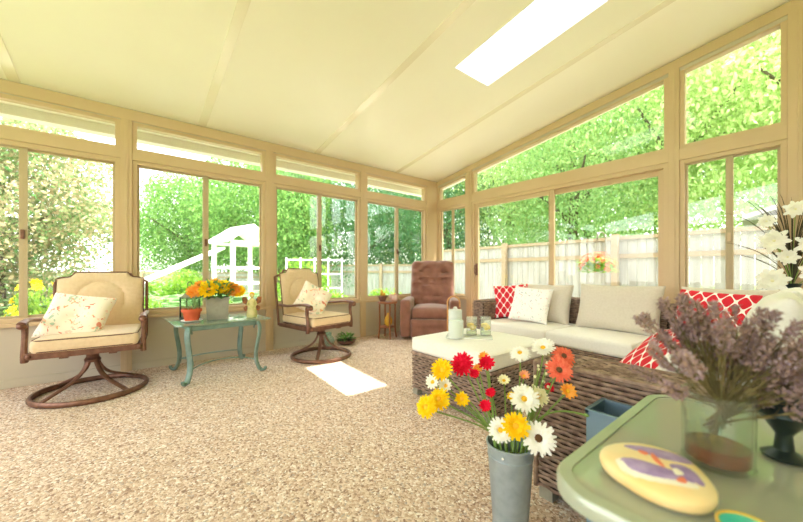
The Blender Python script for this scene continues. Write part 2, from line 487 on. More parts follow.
for p in posts:
    mb = MB(); wbox(mb, wl, p-.045, p+.045, 0, 2.505, -.11, .012); wbox(mb, wl, p-.012, p+.012, 0, 2.505, .012, .018)
    trim(mb, M['frame'], 'upright sandstone post between garden window bays', 'post', .003)
mb = MB(); wbox(mb, wl, NY, BY, 0, .07, -.02, -.005)
struct(mb.build('baseboard_left', M['kneewall'], smooth=False, bevel=.003), 'low baseboard under the garden windows', 'baseboard')
names = ['first', 'second', 'third', 'fourth']
wlab = ['two-pane slider behind the camera side of the room', 'two-pane slider behind the wide tan patio chair', 'two-pane slider behind the small glass side table', 'two-pane slider behind the patio chair by the fern', 'two-pane slider beside the brown recliner']
tlab = ['low transom past the camera side', 'low transom above the wide patio chair window', 'low transom above the side table window', 'low transom above the second patio chair window', 'low transom nearest the room corner over garden slider']
for i in range(5):
    a0, a1 = posts[i]+.045, posts[i+1]-.045
    slider(wl, a0, a1, .552, 2.115, (a0+a1)/2, wlab[i])
    fixed(wl, a0, a1, 2.197, 2.505, None, tlab[i])

# back wall
mb = MB(); wbox(mb, wb, LX, -3.60, 0, .55, -.12, -.02); wbox(mb, wb, -.95, HX, 0, .55, -.12, -.02)
T_ = .16
wbox(mb, wb, LX, HX, cz(LX)-.11, cz(LX), -.12, 0, cz(HX)-T_, cz(HX))
o = mb.build('wall_back', M['kneewall'], smooth=False); struct(o, 'gable wall of low panels under the far windows', 'wall')
def ct(x): return cz(x)-.088-.03*(x-LX)/5.9   # underside of the sloping beam
mb = MB(); wbox(mb, wb, LX, HX, ct(LX), cz(LX)-.008, 0, .012, ct(HX), cz(HX)-.008); trim(mb, M['frame'], 'sloping sandstone beam along the gable wall top', 'beam', .003)
mb = MB(); wbox(mb, wb, LX, HX, 2.13, 2.245, -.10, .008); trim(mb, M['frame'], 'horizontal rail above the sliding door', 'rail', .004)
bp = [(-4.30,-4.27),(-3.61,-3.50),(-.93,-.84),(-.12,.02),(1.42,1.60)]
for x0, x1 in bp:
    mb = MB(); wbox(mb, wb, x0, x1, 0, ct(x0)+.005, -.11, .012, 0, ct(x1)+.005)
    wbox(mb, wb, (x0+x1)/2-.012, (x0+x1)/2+.012, 0, ct(x0), .012, .018)
    trim(mb, M['frame'], 'upright sandstone post in the gable wall', 'post', .003)
for (x0, x1) in ((-4.27,-3.61),(-.84,-.12),(.02,1.42)):
    mb = MB(); wbox(mb, wb, x0, x1, .52, .552, -.10, .02); trim(mb, M['frame'], 'short sill in the gable wall', 'sill', .004)
slider(wb, -4.27, -3.61, .552, 2.13, -3.95, 'narrow two-pane window behind the brown recliner')
slider(wb, -.84, -.12, .552, 2.13, -.48, 'two-pane window behind the sectional corner')
slider(wb, .02, 1.42, .552, 2.13, .72, 'two-pane window past the white lilies')
tr = [(-4.27,-3.61,'small sloping transom in the far corner'),(-3.50,-.93,'long sloping transom above the sliding door'),(-.84,-.12,'tall sloping transom above the sectional corner window'),(.02,1.42,'tall sloping transom past the white lilies')]
for x0, x1, lb in tr: fixed(wb, x0, x1, 2.245, ct(x0)-.005, ct(x1)-.005, lb)
# sliding door
dr = thing('door_1', 'two-panel sliding glass patio door with sandstone frame', 'door', kind='structure')
mb = MB(); frame_rect(mb, wb, -3.50, -.93, 0.0, 2.13, .045, -.11, -.002); mb.build('frame', M['frame'], dr, smooth=False, bevel=.003)
for x0, x1, d in ((-3.455,-2.15,-.025),(-2.25,-.975,-.07)):
    mb = MB(); frame_rect(mb, wb, x0, x1, .045, 2.085, .06, d-.035, d); s_ = mb.build('sliding_panel', M['frame'], dr, smooth=False, bevel=.004)
    mb = MB(); wbox(mb, wb, x0+.05, x1-.05, .095, 2.035, d-.022, d-.014); mb.build('glass', M['glass'], s_, smooth=False)
mb = MB(); wbox(mb, wb, -3.44, -3.40, .93, 1.12, -.025, -.012)
mb.tube([wb(-3.42,.95,-.012), wb(-3.42,.96,.03), wb(-3.42,1.02,.04), wb(-3.42,1.09,.03), wb(-3.42,1.10,-.012)], .008)
mb.build('handle', M['bronze'], dr)

# near wall (behind the camera) and house wall
mb = MB(); wbox(mb, wn, LX, HX, 0, .55, -.12, 0)
wbox(mb, wn, LX, HX, cz(LX)-.11, cz(LX), -.12, 0, cz(HX)-T_, cz(HX))
for x0 in (-4.30, -2.87, -1.44, 0, 1.48): wbox(mb, wn, x0, x0+.12, .55, ct(x0)+.02, -.12, 0, .55, ct(x0+.12)+.02)
wbox(mb, wn, LX, HX, 2.13, 2.245, -.10, 0)
o = mb.build('wall_near', M['frame'], smooth=False); struct(o, 'window wall behind the camera', 'wall')
o = MB().box(HX, HX+.12, NY-.12, BY+.12, 0, cz(HX)).build('wall_right', M['ceiling'], smooth=False); struct(o, 'plain cream house wall on the right side', 'wall')

# eaves outside
o = MB().box(LX-.55, LX-.42, NY, BY+.42, 2.46, 2.56)
trim(o, M['cream'], 'pale gutter and fascia outside above the garden windows', 'gutter')

# ================================================================= PATIO CHAIRS
def cushion_back(mb, w, h, t, top=lambda s: 1., n=26, ring=None):
    vs = []; fs = []
    for side in (1, -1):
        o = len(vs)
        for i in range(n+1):
            s_ = -1+2*i/n
            H = h*top(s_)
            for j in range(n+1):
                u = j/n
                e = (1-abs(s_)**7)*(1-abs(2*u-1)**7)
                d = t/2*max(0,e)**.5
                y = s_*w/2; z = u*H
                if ring and side > 0:
                    rr = math.hypot(y-ring[0], z-ring[1])
                    d -= .014*math.exp(-((rr-ring[2])/.010)**2) if z > ring[3] else 0
                    d += .012*max(0, 1-(rr/ring[2])**2)
                vs.append((side*d, y, z))
        for i in range(n):
            for j in range(n):
                f = (o+i*(n+1)+j, o+(i+1)*(n+1)+j, o+(i+1)*(n+1)+j+1, o+i*(n+1)+j+1)
                fs.append(f if side > 0 else f[::-1])
    return mb.add(vs, fs)
def camel(s):
    a = abs(s)
    if a < .60: return 1.
    if a < .74: return 1.-.085*math.sin((a-.60)/.14*PI/2)
    return .915-.03*((a-.74)/.26)**2

def make_chair(label, loc, rz, w=.66, h=.56, rr=.355):
    t = thing('patio_swivel_chair', label, 'chair', loc, rz, 'bronze patio swivel chairs along the garden windows')
    xc = -.10
    mb = MB()
    mb.tube([(rr*math.cos(2*PI*k/40), rr*math.sin(2*PI*k/40), .022) for k in range(40)], .018, 8, True, 1.2)
    for a in (45,135,225,315):
        c, s_ = math.cos(R(a)), math.sin(R(a))
        mb.tube(bez((rr*c,rr*s_,.03),(.22*c,.22*s_,.10),(.08*c,.08*s_,.10),(.035*c,.035*s_,.27),10), .020, 8, flat=.6)
    mb.build('swivel_base', M['bronze'], t)
    mb = MB(); mb.lathe([(.05,.25),(.055,.27),(.04,.29),(.04,.32),(.06,.325),(.06,.335)], 16)
    mb.box(-.15,.15,-.17,-.12,.325,.345); mb.box(-.15,.15,.12,.17,.325,.345); mb.box(-.05,.05,-.17,.17,.322,.338)
    mb.build('swivel_plate', M['bronze'], t, smooth=False, bevel=.003)
    x0, x1 = -.42, .20; y = w/2
    mb = MB()
    mb.box(x1-.035, x1, -y, y, .345, .395); mb.box(x0, x0+.03, -y, y, .345, .385)
    mb.box(x0, x1, -y, -y+.03, .345, .39); mb.box(x0, x1, y-.03, y, .345, .39); mb.box(x0,x1,-y,y,.345,.352)
    mb.build('seat_frame', M['bronze'], t, smooth=False, bevel=.004)
    for sg in (-1, 1):
        yy = sg*(y+.005)
        mb = MB()
        mb.tube(bez((x1-.03,yy,.33),(x1+.0,yy,.45),(x1-.07,yy,.52),(x1-.03,yy,.615),8), [.022,.021,.019,.018,.018,.018,.019,.021,.022], 8)
        mb.tube(bez((x1+.03,yy,.615),(x1-.12,yy,.665),(x0+.3,yy,.58),(x0+.02,yy*.97,.60),12), [.026]*4+[.022]*9, 8, flat=.7)
        mb.ball((x1+.02,yy,.60), .03, sc=(1,1,.8))
        mb.build('armrest', M['bronze'], t)
        mb = MB(); mb.ball((x1+.004, sg*(y-.02), .372), .016, sc=(.5,1,1)); mb.build('boss', M['bronze'], t)
    # back frame
    lean = Matrix.Translation((x0+.02,0,.36)) @ Matrix.Rotation(R(-9),4,'Y')
    mb = MB(lean); H = h+.06
    pts = [(-.035, -y+.01, 0)]+[(-.035, s*(y-.01), H*camel(s)) for s in [-1+.05*k for k in range(41)]]+[(-.035, y-.01, 0)]
    mb.tube(pts, .014, 8)
    for k in range(-2,3): mb.tube([(-.035,k*.11,0.0),(-.035,k*.11,H*.97)], .006, 6)
    mb.build('back_frame', M['bronze'], t)
    mb = MB(); mb.rbox(((x0+x1)/2+.02,0,.44), (x1-x0-.0,w-.05,.105), .035, 8, (0,0,.018))
    sc = mb.build('seat_cushion', M['cush'], t, merge=True)
    a, b = (x1-x0)/2, (w-.05)/2; cx = (x0+x1)/2+.02
    def rr_path(z, a, b, r=.05):
        P = []
        for qx, qy, s0 in ((1,1,0),(-1,1,90),(-1,-1,180),(1,-1,270)):
            for k in range(6):
                w_ = R(s0+k*18)
                P.append((cx+qx*(a-r)+r*math.cos(w_), qy*(b-r)+r*math.sin(w_), z))
        return P
    mb = MB(); mb.tube(rr_path(.484,a-.008,b-.008), .0045, 6, True); mb.tube(rr_path(.400,a-.008,b-.008), .0045, 6, True)
    mb.build('piping', M['pipe'], sc)
    mb = MB(lean @ Matrix.Translation((.035,0,.09)))
    cushion_back(mb, w-.06, h-.02, .10, camel, 34, (0,.28,.17,.2))
    bc = mb.build('back_cushion', M['cush'], t, merge=True)
    mb = MB(lean @ Matrix.Translation((.035,0,.09)))
    ww = (w-.06)/2
    P = [(.012, -ww, .02)]+[(.012, s*ww, (h-.02)*camel(s)) for s in [-1+.05*k for k in range(41)]]+[(.012, ww, .02)]
    mb.tube(P, .0055, 6); mb.build('piping', M['pipe'], bc)
    return t
make_chair('bronze swivel patio chair with tan cushions, nearest the camera, left of the glass side table', (-3.77,-.24,0), R(-5), .68, .56)
make_chair('bronze swivel patio chair with tan cushions between the side table and the brown recliner', (-3.62,1.74,0), R(11), .60, .60, .33)

# ---------------------------------------------------------------- pillows
def pillow_mb(w, h, t, n=18, puff=.42, tuft=0):
    mb = MB(); vs = []; fs = []
    for side in (1,-1):
        o = len(vs)
        for i in range(n+1):
            for j in range(n+1):
                s_ = math.sin((-1+2*i/n)*PI/2); u = math.sin((-1+2*j/n)*PI/2)
                x = s_*w/2*(1-.07*(1-u*u)**1.0*abs(s_)**3); y = u*h/2*(1-.07*(1-s_*s_)*abs(u)**3)
                z = t/2*(max(0,(1-s_**4)*(1-u**4)))**puff
                z += .006*noise.noise(Vector((x*9,y*9,side*3.+w)))*(1-s_**4)*(1-u**4)
                if tuft: z -= tuft*math.exp(-(x*x+y*y)/.002)+tuft*.35*math.exp(-(x*x+y*y)/.02)
                vs.append((x,y,side*z))
        for i in range(n):
            for j in range(n):
                f = (o+i*(n+1)+j, o+(i+1)*(n+1)+j, o+(i+1)*(n+1)+j+1, o+i*(n+1)+j+1)
                fs.append(f if side > 0 else f[::-1])
    mb.add(vs, fs); return mb
def pillow(name, m, label, cat, w, h, t, loc, face, tilt, roll=0, group=None, tuft=0, pipe=None, kindpart=None):
    # face: heading the front looks to (deg from +X); tilt: lean back from vertical (deg); roll: spin in own plane
    o = pillow_mb(w, h, t, tuft=tuft).build(name, m, merge=True)
    tag(o, label, cat, group)
    f = R(face); tl = R(tilt)
    zc = Vector((math.cos(f)*math.cos(tl), math.sin(f)*math.cos(tl), math.sin(tl)))   # pillow normal
    xa = Vector((-math.sin(f), math.cos(f), 0)); ya = zc.cross(xa)
    c, s_ = math.cos(R(roll)), math.sin(R(roll))
    xr = xa*c+ya*s_; yr = zc.cross(xr)
    Mx = Matrix((xr,yr,zc)).transposed().to_4x4(); Mx.translation = Vector(loc)
    o.matrix_world = Mx
    if tuft:
        b_ = MB().ball((0,0,t/2-tuft-.002), .012, sc=(1,1,.5)).build('button', m, o)
    return o
pillow('floral_pillow', M['floral'], 'square cream floral tufted pillow slumped on the chair left of the glass side table', 'pillow', .42,.40,.15, (-3.85,-.34,.62), -12, 32, -10, 'floral pillows on the patio chairs', .04)
pillow('floral_pillow', M['floral'], 'square cream floral tufted pillow tilted on the chair nearer the recliner', 'pillow', .36,.36,.13, (-3.67,1.66,.665), -8, 26, -32, 'floral pillows on the patio chairs', .035)

# ================================================================= GLASS SIDE TABLE (left)
st = thing('side_table', 'small glass-topped side table with curved verdigris metal legs', 'table', (-3.74,.68,0), R(3))
mb = MB(); mb.rbox((0,0,.525), (.70,.80,.012), .005, 2); mb.build('glass_top', M['tableglass'], st, merge=True)
mb = MB()
mb.box(-.27,.27,-.30,-.28,.465,.505); mb.box(-.27,.27,.26,.28,.465,.505); mb.box(.25,.27,-.3,.28,.465,.505); mb.box(-.27,-.25,-.3,.28,.465,.505)
for sx in (-1,1):
    for sy in (-1,1):
        mb.lathe([(.02,.505),(.02,.519)], 10, (sx*.26,sy*.28,0))
mb.build('apron_frame', M['green_metal'], st, smooth=False, bevel=.003)
for sx in (-1,1):
    for sy in (-1,1):
        d = Vector((sx*.72,sy*.69,0)); c0 = Vector((sx*.26,sy*.28,0)); 
        P = bez(c0+Vector((0,0,.50))+d*.02, c0+Vector((0,0,.40))+d*.10, c0+Vector((0,0,.17))-d*.08, c0+Vector((0,0,.02))+d*.05, 12)
        mb = MB(); mb.tube(P, [.026]*11+[.026,.028], 8, flat=.6)
        mb.tube(bez(P[-1], P[-1]+d*.03+Vector((0,0,-.005)), P[-1]+d*.055+Vector((0,0,.005)), P[-1]+d*.05+Vector((0,0,.03)), 5), .015, 8)
        # scroll at top
        sc = [c0+d*(.015+.035*math.cos(w))+Vector((0,0,.44+.035*math.sin(w))) for w in [k*.5-1.2 for k in range(10)]]
        mb.tube(sc, .008, 6)
        mb.build('leg', M['green_metal'], st)
mb = MB()
for sx in (-1,1):
    mb.tube(bez((sx*.27,-.28,.12),(sx*.14,-.14,.17),(sx*.14,.14,.17),(sx*.27,.28,.12),12), .006, 6)
mb.tube(bez((-.27,-.28,.12),(-.1,-.2,.15),(.1,-.2,.15),(.27,-.28,.12),8), .006, 6)
mb.build('stretcher', M['green_metal'], st)
TZ = .532
# terracotta pot with herb
def leaves(mb, n, c, r, L, w, up=.5, zs=1.):
    for _ in range(n):
        a = random.uniform(0,2*PI); rr = r*math.sqrt(random.random()); z = random.uniform(0,1)
        p = Vector((c[0]+rr*math.cos(a), c[1]+rr*math.sin(a), c[2]+z*zs))
        d = Vector((math.cos(a+random.uniform(-.8,.8)), math.sin(a+random.uniform(-.8,.8)), random.uniform(-.3,1)*up+.1))
        mb.leaf(p, d, L*random.uniform(.6,1.2), w*random.uniform(.7,1.1))
    return mb
def pot_prof(rb, rt, h, lip=.008, lh=.02, th=.006):
    return [(rb,0),(rt-.004,h-lh),(rt+lip,h-lh),(rt+lip,h),(rt-th,h),(rt-th-.004,h-.02)]
p = thing('herb_pot', 'orange terracotta pot of pale herbs on a white saucer on the side table', 'potted plant', (-3.63,.445,TZ))
mb = MB(); mb.lathe([(.06,.0),(.085,.008),(.088,.014),(.06,.012)], 24); mb.build('saucer', M['white'], p)
mb = MB(); mb.lathe([(r,z+.013) for r,z in pot_prof(.058,.078,.105,.006,.025)], 24); mb.build('pot', M['terra'], p)
mb = MB(); mb.lathe([(.0705,.095),(.0,.097)], 20, cap=False); mb.build('soil', M['soil'], p)
mb = MB(); leaves(mb, 150, (0,0,.11), .075, .045, .014, 1.2, .10)
for k in range(12):
    a = k*2.4; mb.tube([(0.02*math.cos(a),.02*math.sin(a),.09),(.06*math.cos(a),.06*math.sin(a),.2)], .0015, 4)
mb.build('foliage', M['leafpale'], p)
# lantern
p = thing('lantern', 'glass-sided metal lantern with a peaked top behind the terracotta pot', 'lantern', (-3.88,.46,TZ), R(20))
mb = MB()
mb.box(-.065,.065,-.065,.065,0,.015); mb.box(-.068,.068,-.068,.068,.20,.21)
for sx in (-1,1):
    for sy in (-1,1): mb.box(sx*.06-.005,sx*.06+.005,sy*.06-.005,sy*.06+.005,.015,.20)
mb.build('cage', M['darkmetal'], p, smooth=False)
mb = MB(); mb.lathe([(.095,.21),(.06,.24),(.022,.265),(.018,.29),(.028,.295),(.01,.31)], 4); mb.build('roof_cap', M['stone'], p, smooth=False)
mb = MB(); mb.tube([(0,.022*math.cos(w),.33+.03*math.sin(w)) for w in [2*PI*k/16 for k in range(16)]], .004, 6, True); mb.build('ring', M['darkmetal'], p)
mb = MB(); mb.box(-.058,.058,.056,.058,.015,.2); mb.box(-.058,.058,-.058,-.056,.015,.2); mb.box(.056,.058,-.056,.056,.015,.2); mb.build('glass_panes', M['clear'], p, smooth=False)
# flower planter
p = thing('flower_planter', 'square grey metal planter of green leaves, centre of the side table', 'planter', (-3.68,.665,TZ), R(-8))
mb = MB(); a, b, h = .088, .098, .215
mb.hexa([(-a,-a,0),(a,-a,0),(a,a,0),(-a,a,0),(-b,-b,h),(b,-b,h),(b,b,h),(-b,b,h)]); mb.box(-b-.005,b+.005,-b-.005,b+.005,h-.02,h)
mb.build('planter_box', M['stone'], p, smooth=False, bevel=.004)
mb = MB(); leaves(mb, 220, (0,0,.2), .13, .10, .03, 1.3, .13); mb.build('foliage', M['leafmid'], p)

def petals(mb, R_, n, r, r0, w, up, layers=1, droop=0.):
    # ring of petals in the XY plane of matrix R_ (its +Z = face direction)
    old = mb.m; mb.m = old @ R_
    for L in range(layers):
        k_ = 1-.24*L
        for i in range(n):
            a = 2*PI*(i+.5*(L % 2))/n+random.uniform(-.08,.08)
            c, s_ = math.cos(a), math.sin(a); q = Vector((-s_,c,0)); d = Vector((c,s_,0))
            rr = r*k_*random.uniform(.9,1.06)
            z1 = up*rr*.5+L*.18*r*.5; z2 = up*rr-droop*rr+L*.3*r*.5
            p0 = d*r0; p1 = d*(r0+(rr-r0)*.55)+Vector((0,0,z1)); p2 = d*rr+Vector((0,0,z2))
            ww = w*random.uniform(.85,1.1)
            mb.add([p0-q*ww*.25, p0+q*ww*.25, p1-q*ww*.5, p1+q*ww*.5, p2-q*ww*.28, p2+q*ww*.28, p1+Vector((0,0,-.08*ww)), p2+d*ww*.25],
                   [(0,1,3,6),(0,6,2),(2,6,7,4),(6,3,5,7)])
    mb.m = old
def face_m(p, d, spin=0):
    d = Vector(d).normalized(); q = d.to_track_quat('Z','Y')
    return Matrix.Translation(p) @ q.to_matrix().to_4x4() @ Matrix.Rotation(spin,4,'Z')

def flower(name, label, cat, base, head, fdir, rad, mp, mc, group, n=16, layers=2, w=None, up=.15, droop=.1, cr=.3, stemr=.0022, bow=.02):
    t = thing(name, label, cat, base, 0, group)
    b = Vector(base); h = Vector(head)-b; fd = Vector(fdir).normalized()
    ctrl = Vector((h.x*.35, h.y*.35, h.z*.6))
    mb = MB(); mb.tube(bez((0,0,0), ctrl, h-fd*.05-Vector((0,0,bow)), h-fd*.004, 10), stemr, 6); mb.build('stem', M['stem'], t)
    mb = MB(); petals(mb, face_m(h, fd, random.random()), n, rad, rad*cr*.5, w or rad*.42, up, layers, droop); mb.build('petals', mp, t, smooth=False)
    mb = MB(face_m(h, fd)); mb.ball((0,0,.002), rad*cr, 10, 6, (1,1,.45)); mb.build('flower_centre', mc, t)
    return t
cam = Vector((0,0,1.))
g = 'yellow and orange blooms in the grey planter'
for i, (x, y, z, c, r, lb) in enumerate([
    (-3.66,.52,.245,'orange',.055,'pale orange bloom at the herb pot side of the planter'),
    (-3.60,.63,.27,'yellow',.068,'large golden bloom on the front of the planter'),
    (-3.75,.70,.30,'orange',.055,'orange bloom standing tallest in the planter'),
    (-3.62,.83,.26,'orange',.062,'orange bloom on the figurine side of the planter'),
    (-3.60,.895,.235,'yellow',.05,'golden bloom hanging over the figurine side of the planter'),
    (-3.80,.60,.24,'yellow',.05,'golden bloom at the window side of the planter'),
    (-3.60,.74,.285,'yellow',.06,'golden bloom in the middle of the planter front'),
    (-3.72,.58,.29,'orange',.05,'small orange bloom above the pale one at the herb pot side')]):
    y -= .05; r *= 1.22
    z += .035; p_ = Vector((x,y,z+TZ-.01)); d = (cam-p_).normalized()*1.0+Vector((0,0,.45))+Vector((random.uniform(-.3,.3),random.uniform(-.3,.3),0))
    flower('daisy', lb, 'flower', (-3.68+(x+3.68)*.4,.70+(y-.70)*.4,TZ+.18), p_, d, r, M[c], M['orange'], g, 18, 3, None, .4, .1, .28)
# angel / fairy figurine
p = thing('fairy_figurine', 'cream resin fairy figurine with butterfly wings on the side table', 'figurine', (-3.60,.965,TZ), R(-15))
p.scale = (1.1,1.1,1.2)
mb = MB()
mb.lathe([(.045,0),(.048,.02),(.042,.05),(.036,.09),(.028,.115),(.03,.135),(.024,.15),(.010,.158),(.010,.165)], 14)
mb.ball((0,0,.182), .021, 12, 8, (1,.9,1.1)); mb.ball((.018,0,.035), .03, 10, 6, (1,1.2,.8))
for sy in (-1,1): mb.tube([(0,sy*.028,.14),(.02,sy*.04,.105),(.035,sy*.012,.085)], .008, 6)
mb.build('body', M['figure'], p)
mb = MB(); mb.ball((-.006,0,.19), .023, 12, 8, (1,1,1)); mb.build('hair', M['yellowc'], p)
for sy in (-1,1):
    mb = MB(); pts = [(.01,.10),(.05,.17),(.085,.165),(.08,.12),(.045,.10),(.075,.075),(.06,.045),(.03,.055),(.01,.09)]
    vs = [(-.028-.15*a, sy*a, b) for a,b in pts]+[(-.032-.15*a, sy*a, b) for a,b in pts]; n = len(pts)
    mb.add(vs, [tuple(range(n)), tuple(range(n,2*n))[::-1]]+[(i,(i+1)%n,(i+1)%n+n,i+n) for i in range(n)])
    mb.build('wing', M['wing'], p, smooth=False)

# ================================================================= RECLINER
rc = thing('recliner', 'tufted mauve-brown velour recliner with a tall back in the room corner', 'armchair', (-3.70,3.61,0), R(-47))
mb = MB(); mb.rbox((-.02,0,.17), (.66,.56,.24), .02, 3); mb.build('base', M['velour'], rc, merge=True)
mb = MB(); mb.rbox((.03,0,.375), (.66,.56,.17), .06, 8, (.02,0,.035)); mb.build('seat_cushion', M['velour'], rc, merge=True)
def tuft_fn(q, nx, ny, nz):
    if nx > 0:
        for (a, b) in ((-.45,0),(.45,0),(0,.05)):
            d2 = ((ny-a)*2)**2+((nz-b)*1.2)**2
            q[0] -= .025*math.exp(-d2*9)
    return q
mb = MB(); mb.rbox((.36,0,.17), (.09,.56,.27), .035, 10, (.03,0,0), tuft_fn); mb.build('footrest', M['velour'], rc, merge=True)
for sg in (-1,1):
    mb = MB(); mb.rbox((.02,sg*.36,.31), (.74,.155,.54), .04, 6, (0,.01,.01)); mb.build('arm', M['velour'], rc, merge=True)
def back_fn(q, nx, ny, nz):
    if nx > 0:
        for zz in (-.45, .0, .38, .62):
            q[0] -= .018*math.exp(-((nz-zz)/.035)**2)*(1-ny**4)
        for zz in (.2, .5):
            for yy in (-.5, 0, .5):
                q[0] -= .05*math.exp(-(((ny-yy)/.14)**2+((nz-zz)/.08)**2))
        q[0] += .04*noise.noise(Vector((ny*3,nz*5,1)))
    return q
mb = MB(Matrix.Translation((-.27,0,.34)) @ Matrix.Rotation(R(-15),4,'Y')); mb.rbox((.0,0,.425), (.19,.71,.86), .09, 22, (.035,0,0), back_fn)
mb.build('backrest', M['velour'], rc, merge=True)
mb = MB(); mb.box(-.3,.3,-.24,-.2,0,.06); mb.box(-.3,.3,.2,.24,0,.06); mb.build('feet', M['darkmetal'], rc, smooth=False)
# cane on recliner arm
mb = MB(); 
P = [(0,0,0),(0.0,0,.4)]+[(0,.085-.085*math.cos(w),.56+.085*math.sin(w)) for w in [k*PI/9 for k in range(10)]]+[(0,.17,.50)]
mb.tube([(x, y+.0*z, z) for x,y,z in P], .011, 8)
o = mb.build('walking_cane', M['cane']); tag(o, 'pale bentwood cane with a hooked top leaning against the recliner', 'cane')
o.location = (-3.20,3.44,0.0); o.rotation_euler = (0,0,R(-39))

# ================================================================= STOOL TABLE
ST = (-4.00,2.99,0)
p = thing('plant_stand', 'small reddish wooden plant stand beside the recliner', 'plant stand', ST, R(25))
mb = MB(); mb.lathe([(.13,.515),(.145,.52),(.145,.54),(.13,.545)], 28); mb.build('top', M['wood'], p)
for k in range(4):
    a = R(45+90*k); c, s_ = math.cos(a), math.sin(a)
    mb = MB(); mb.tube(bez((.12*c,.12*s_,.52),(.13*c,.13*s_,.35),(.10*c,.10*s_,.2),(.14*c,.14*s_,0),8), .013, 8); mb.build('leg', M['wood'], p)
mb = MB(); mb.lathe([(.11,.16),(.12,.165),(.12,.175),(.11,.18)], 24); mb.build('shelf', M['wood'], p)
p = thing('cactus_pot', 'small dark clay pot of yellowish cactus on the plant stand', 'potted plant', (-4.04,2.93,.546))
p.scale = (1.15,1.15,1.15)
mb = MB(); mb.lathe(pot_prof(.035,.062,.075,.004,.015), 20); mb.build('pot', M['darkpot'], p)
mb = MB(); mb.lathe([(.055,.066),(0,.068)], 16, cap=False); mb.build('soil', M['soil'], p)
mb = MB(); mb.ball((0,-.015,.11), .02, 10, 8, (1,1,2.2)); mb.ball((.01,.02,.09), .016, 10, 8, (1,1,1.6)); mb.ball((-.012,.025,.085), .014, 10,8,(1,1,1.4)); mb.build('cactus', M['brass'], p)
p = thing('glazed_pot', 'small pinkish white glazed pot on the plant stand beside the cactus', 'pot', (-3.945,3.065,.546))
p.scale = (1.15,1.15,1.1)
mb = MB(); mb.lathe([(.035,0),(.055,.03),(.062,.06),(.055,.085),(.060,.092),(.052,.092),(.045,.06)], 20); mb.build('pot', M['pinkpot'], p)
mb = MB(); leaves(mb, 26, (0,0,.075), .04, .04, .014, .8, .02); mb.build('succulent', M['terra'], p)
p = thing('yellow_vase', 'yellow ceramic jug on the lower shelf of the plant stand', 'vase', (-3.99,3.0,.181))
mb = MB(); mb.lathe([(.03,0),(.055,.03),(.062,.08),(.045,.13),(.022,.165),(.026,.19),(.019,.19),(.017,.165)], 20); mb.build('body', M['brass'], p)
mb = MB(); mb.tube(bez((.02,-.02,.17),(.06,-.06,.18),(.07,-.06,.12),(.04,-.04,.09),8), .005, 6); mb.build('handle', M['brass'], p)
# dark metal hoop magazine stand edge behind: planter on floor behind chair 2
p = thing('floor_planter', 'low bowl planter of green succulents on the carpet by the window wall', 'potted plant', (-4.02,2.30,0))
mb = MB(); mb.lathe([(.08,0),(.12,.03),(.135,.06),(.128,.06),(.115,.04)], 24); mb.build('bowl', M['darkpot'], p)
mb = MB(); mb.lathe([(.12,.045),(0,.05)], 20, cap=False); mb.build('soil', M['soil'], p)
mb = MB(); leaves(mb, 120, (0,0,.05), .10, .08, .025, .9, .07); mb.build('foliage', M['leafmid'], p)

p = thing('glass_jug', 'round greenish glass jug on the carpet behind the swivel base of the farther chair', 'jug', (-4.02,2.03,0))
mb = MB(); mb.lathe([(.04,0),(.07,.02),(.085,.07),(.07,.12),(.04,.15),(.045,.19),(.040,.19),(.035,.15)], 24); mb.build('body', M['tableglass'], p)
# ================================================================= OTTOMAN
OX0, OX1, OY0, OY1 = -2.055, -1.29, 1.79, 2.52
p = thing('ottoman', 'square brown wicker ottoman with a cream cushion top', 'ottoman', (OX0,OY0,0))
W_, D_ = OX1-OX0, OY1-OY0
mb = MB(); mb.box(.012,W_-.012,.012,D_-.012,.05,.335); b_ = mb.build('base', M['wickerdark'], p, smooth=False)
mb = MB()
mb.weave((0.005,.005,.05),(1,0,0),(0,0,1),(0,-1,0),W_-.01,.285); mb.weave((.005,D_-.005,.05),(0,-1,0),(0,0,1),(-1,0,0),D_-.01,.285)
mb.weave((W_-.005,0.005,.05),(0,1,0),(0,0,1),(1,0,0),D_-.01,.285); mb.weave((W_-.005,D_-.005,.05),(-1,0,0),(0,0,1),(0,1,0),W_-.01,.285)
mb.tube([(.0,.0,.338),(W_,0,.338),(W_,D_,.338),(0,D_,.338)], .012, 8, True)
mb.build('woven_sides', M['wicker'], p)
for x in (.03,W_-.03):
    for y in (.03,D_-.03):
        mb = MB(); mb.box(x-.025,x+.025,y-.025,y+.025,0,.05); mb.build('foot', M['stone'], p, smooth=False)
mb = MB(); mb.rbox((W_/2,D_/2,.405), (W_+.02,D_+.02,.115), .03, 8, (0,0,.015)); c_ = mb.build('cushion', M['cream'], p, merge=True)
def rectpath(x0,x1,y0,y1,z,r=.035):
    P = []
    for cx,cy,s0 in ((x1-r,y1-r,0),(x0+r,y1-r,90),(x0+r,y0+r,180),(x1-r,y0+r,270)):
        for k in range(6):
            w = R(s0+18*k); P.append((cx+r*math.cos(w),cy+r*math.sin(w),z))
    return P
mb = MB(); mb.tube(rectpath(-.008,W_+.008,-.008,D_+.008,.452), .004, 6, True); mb.build('piping', M['cream'], c_)
OZ = .476
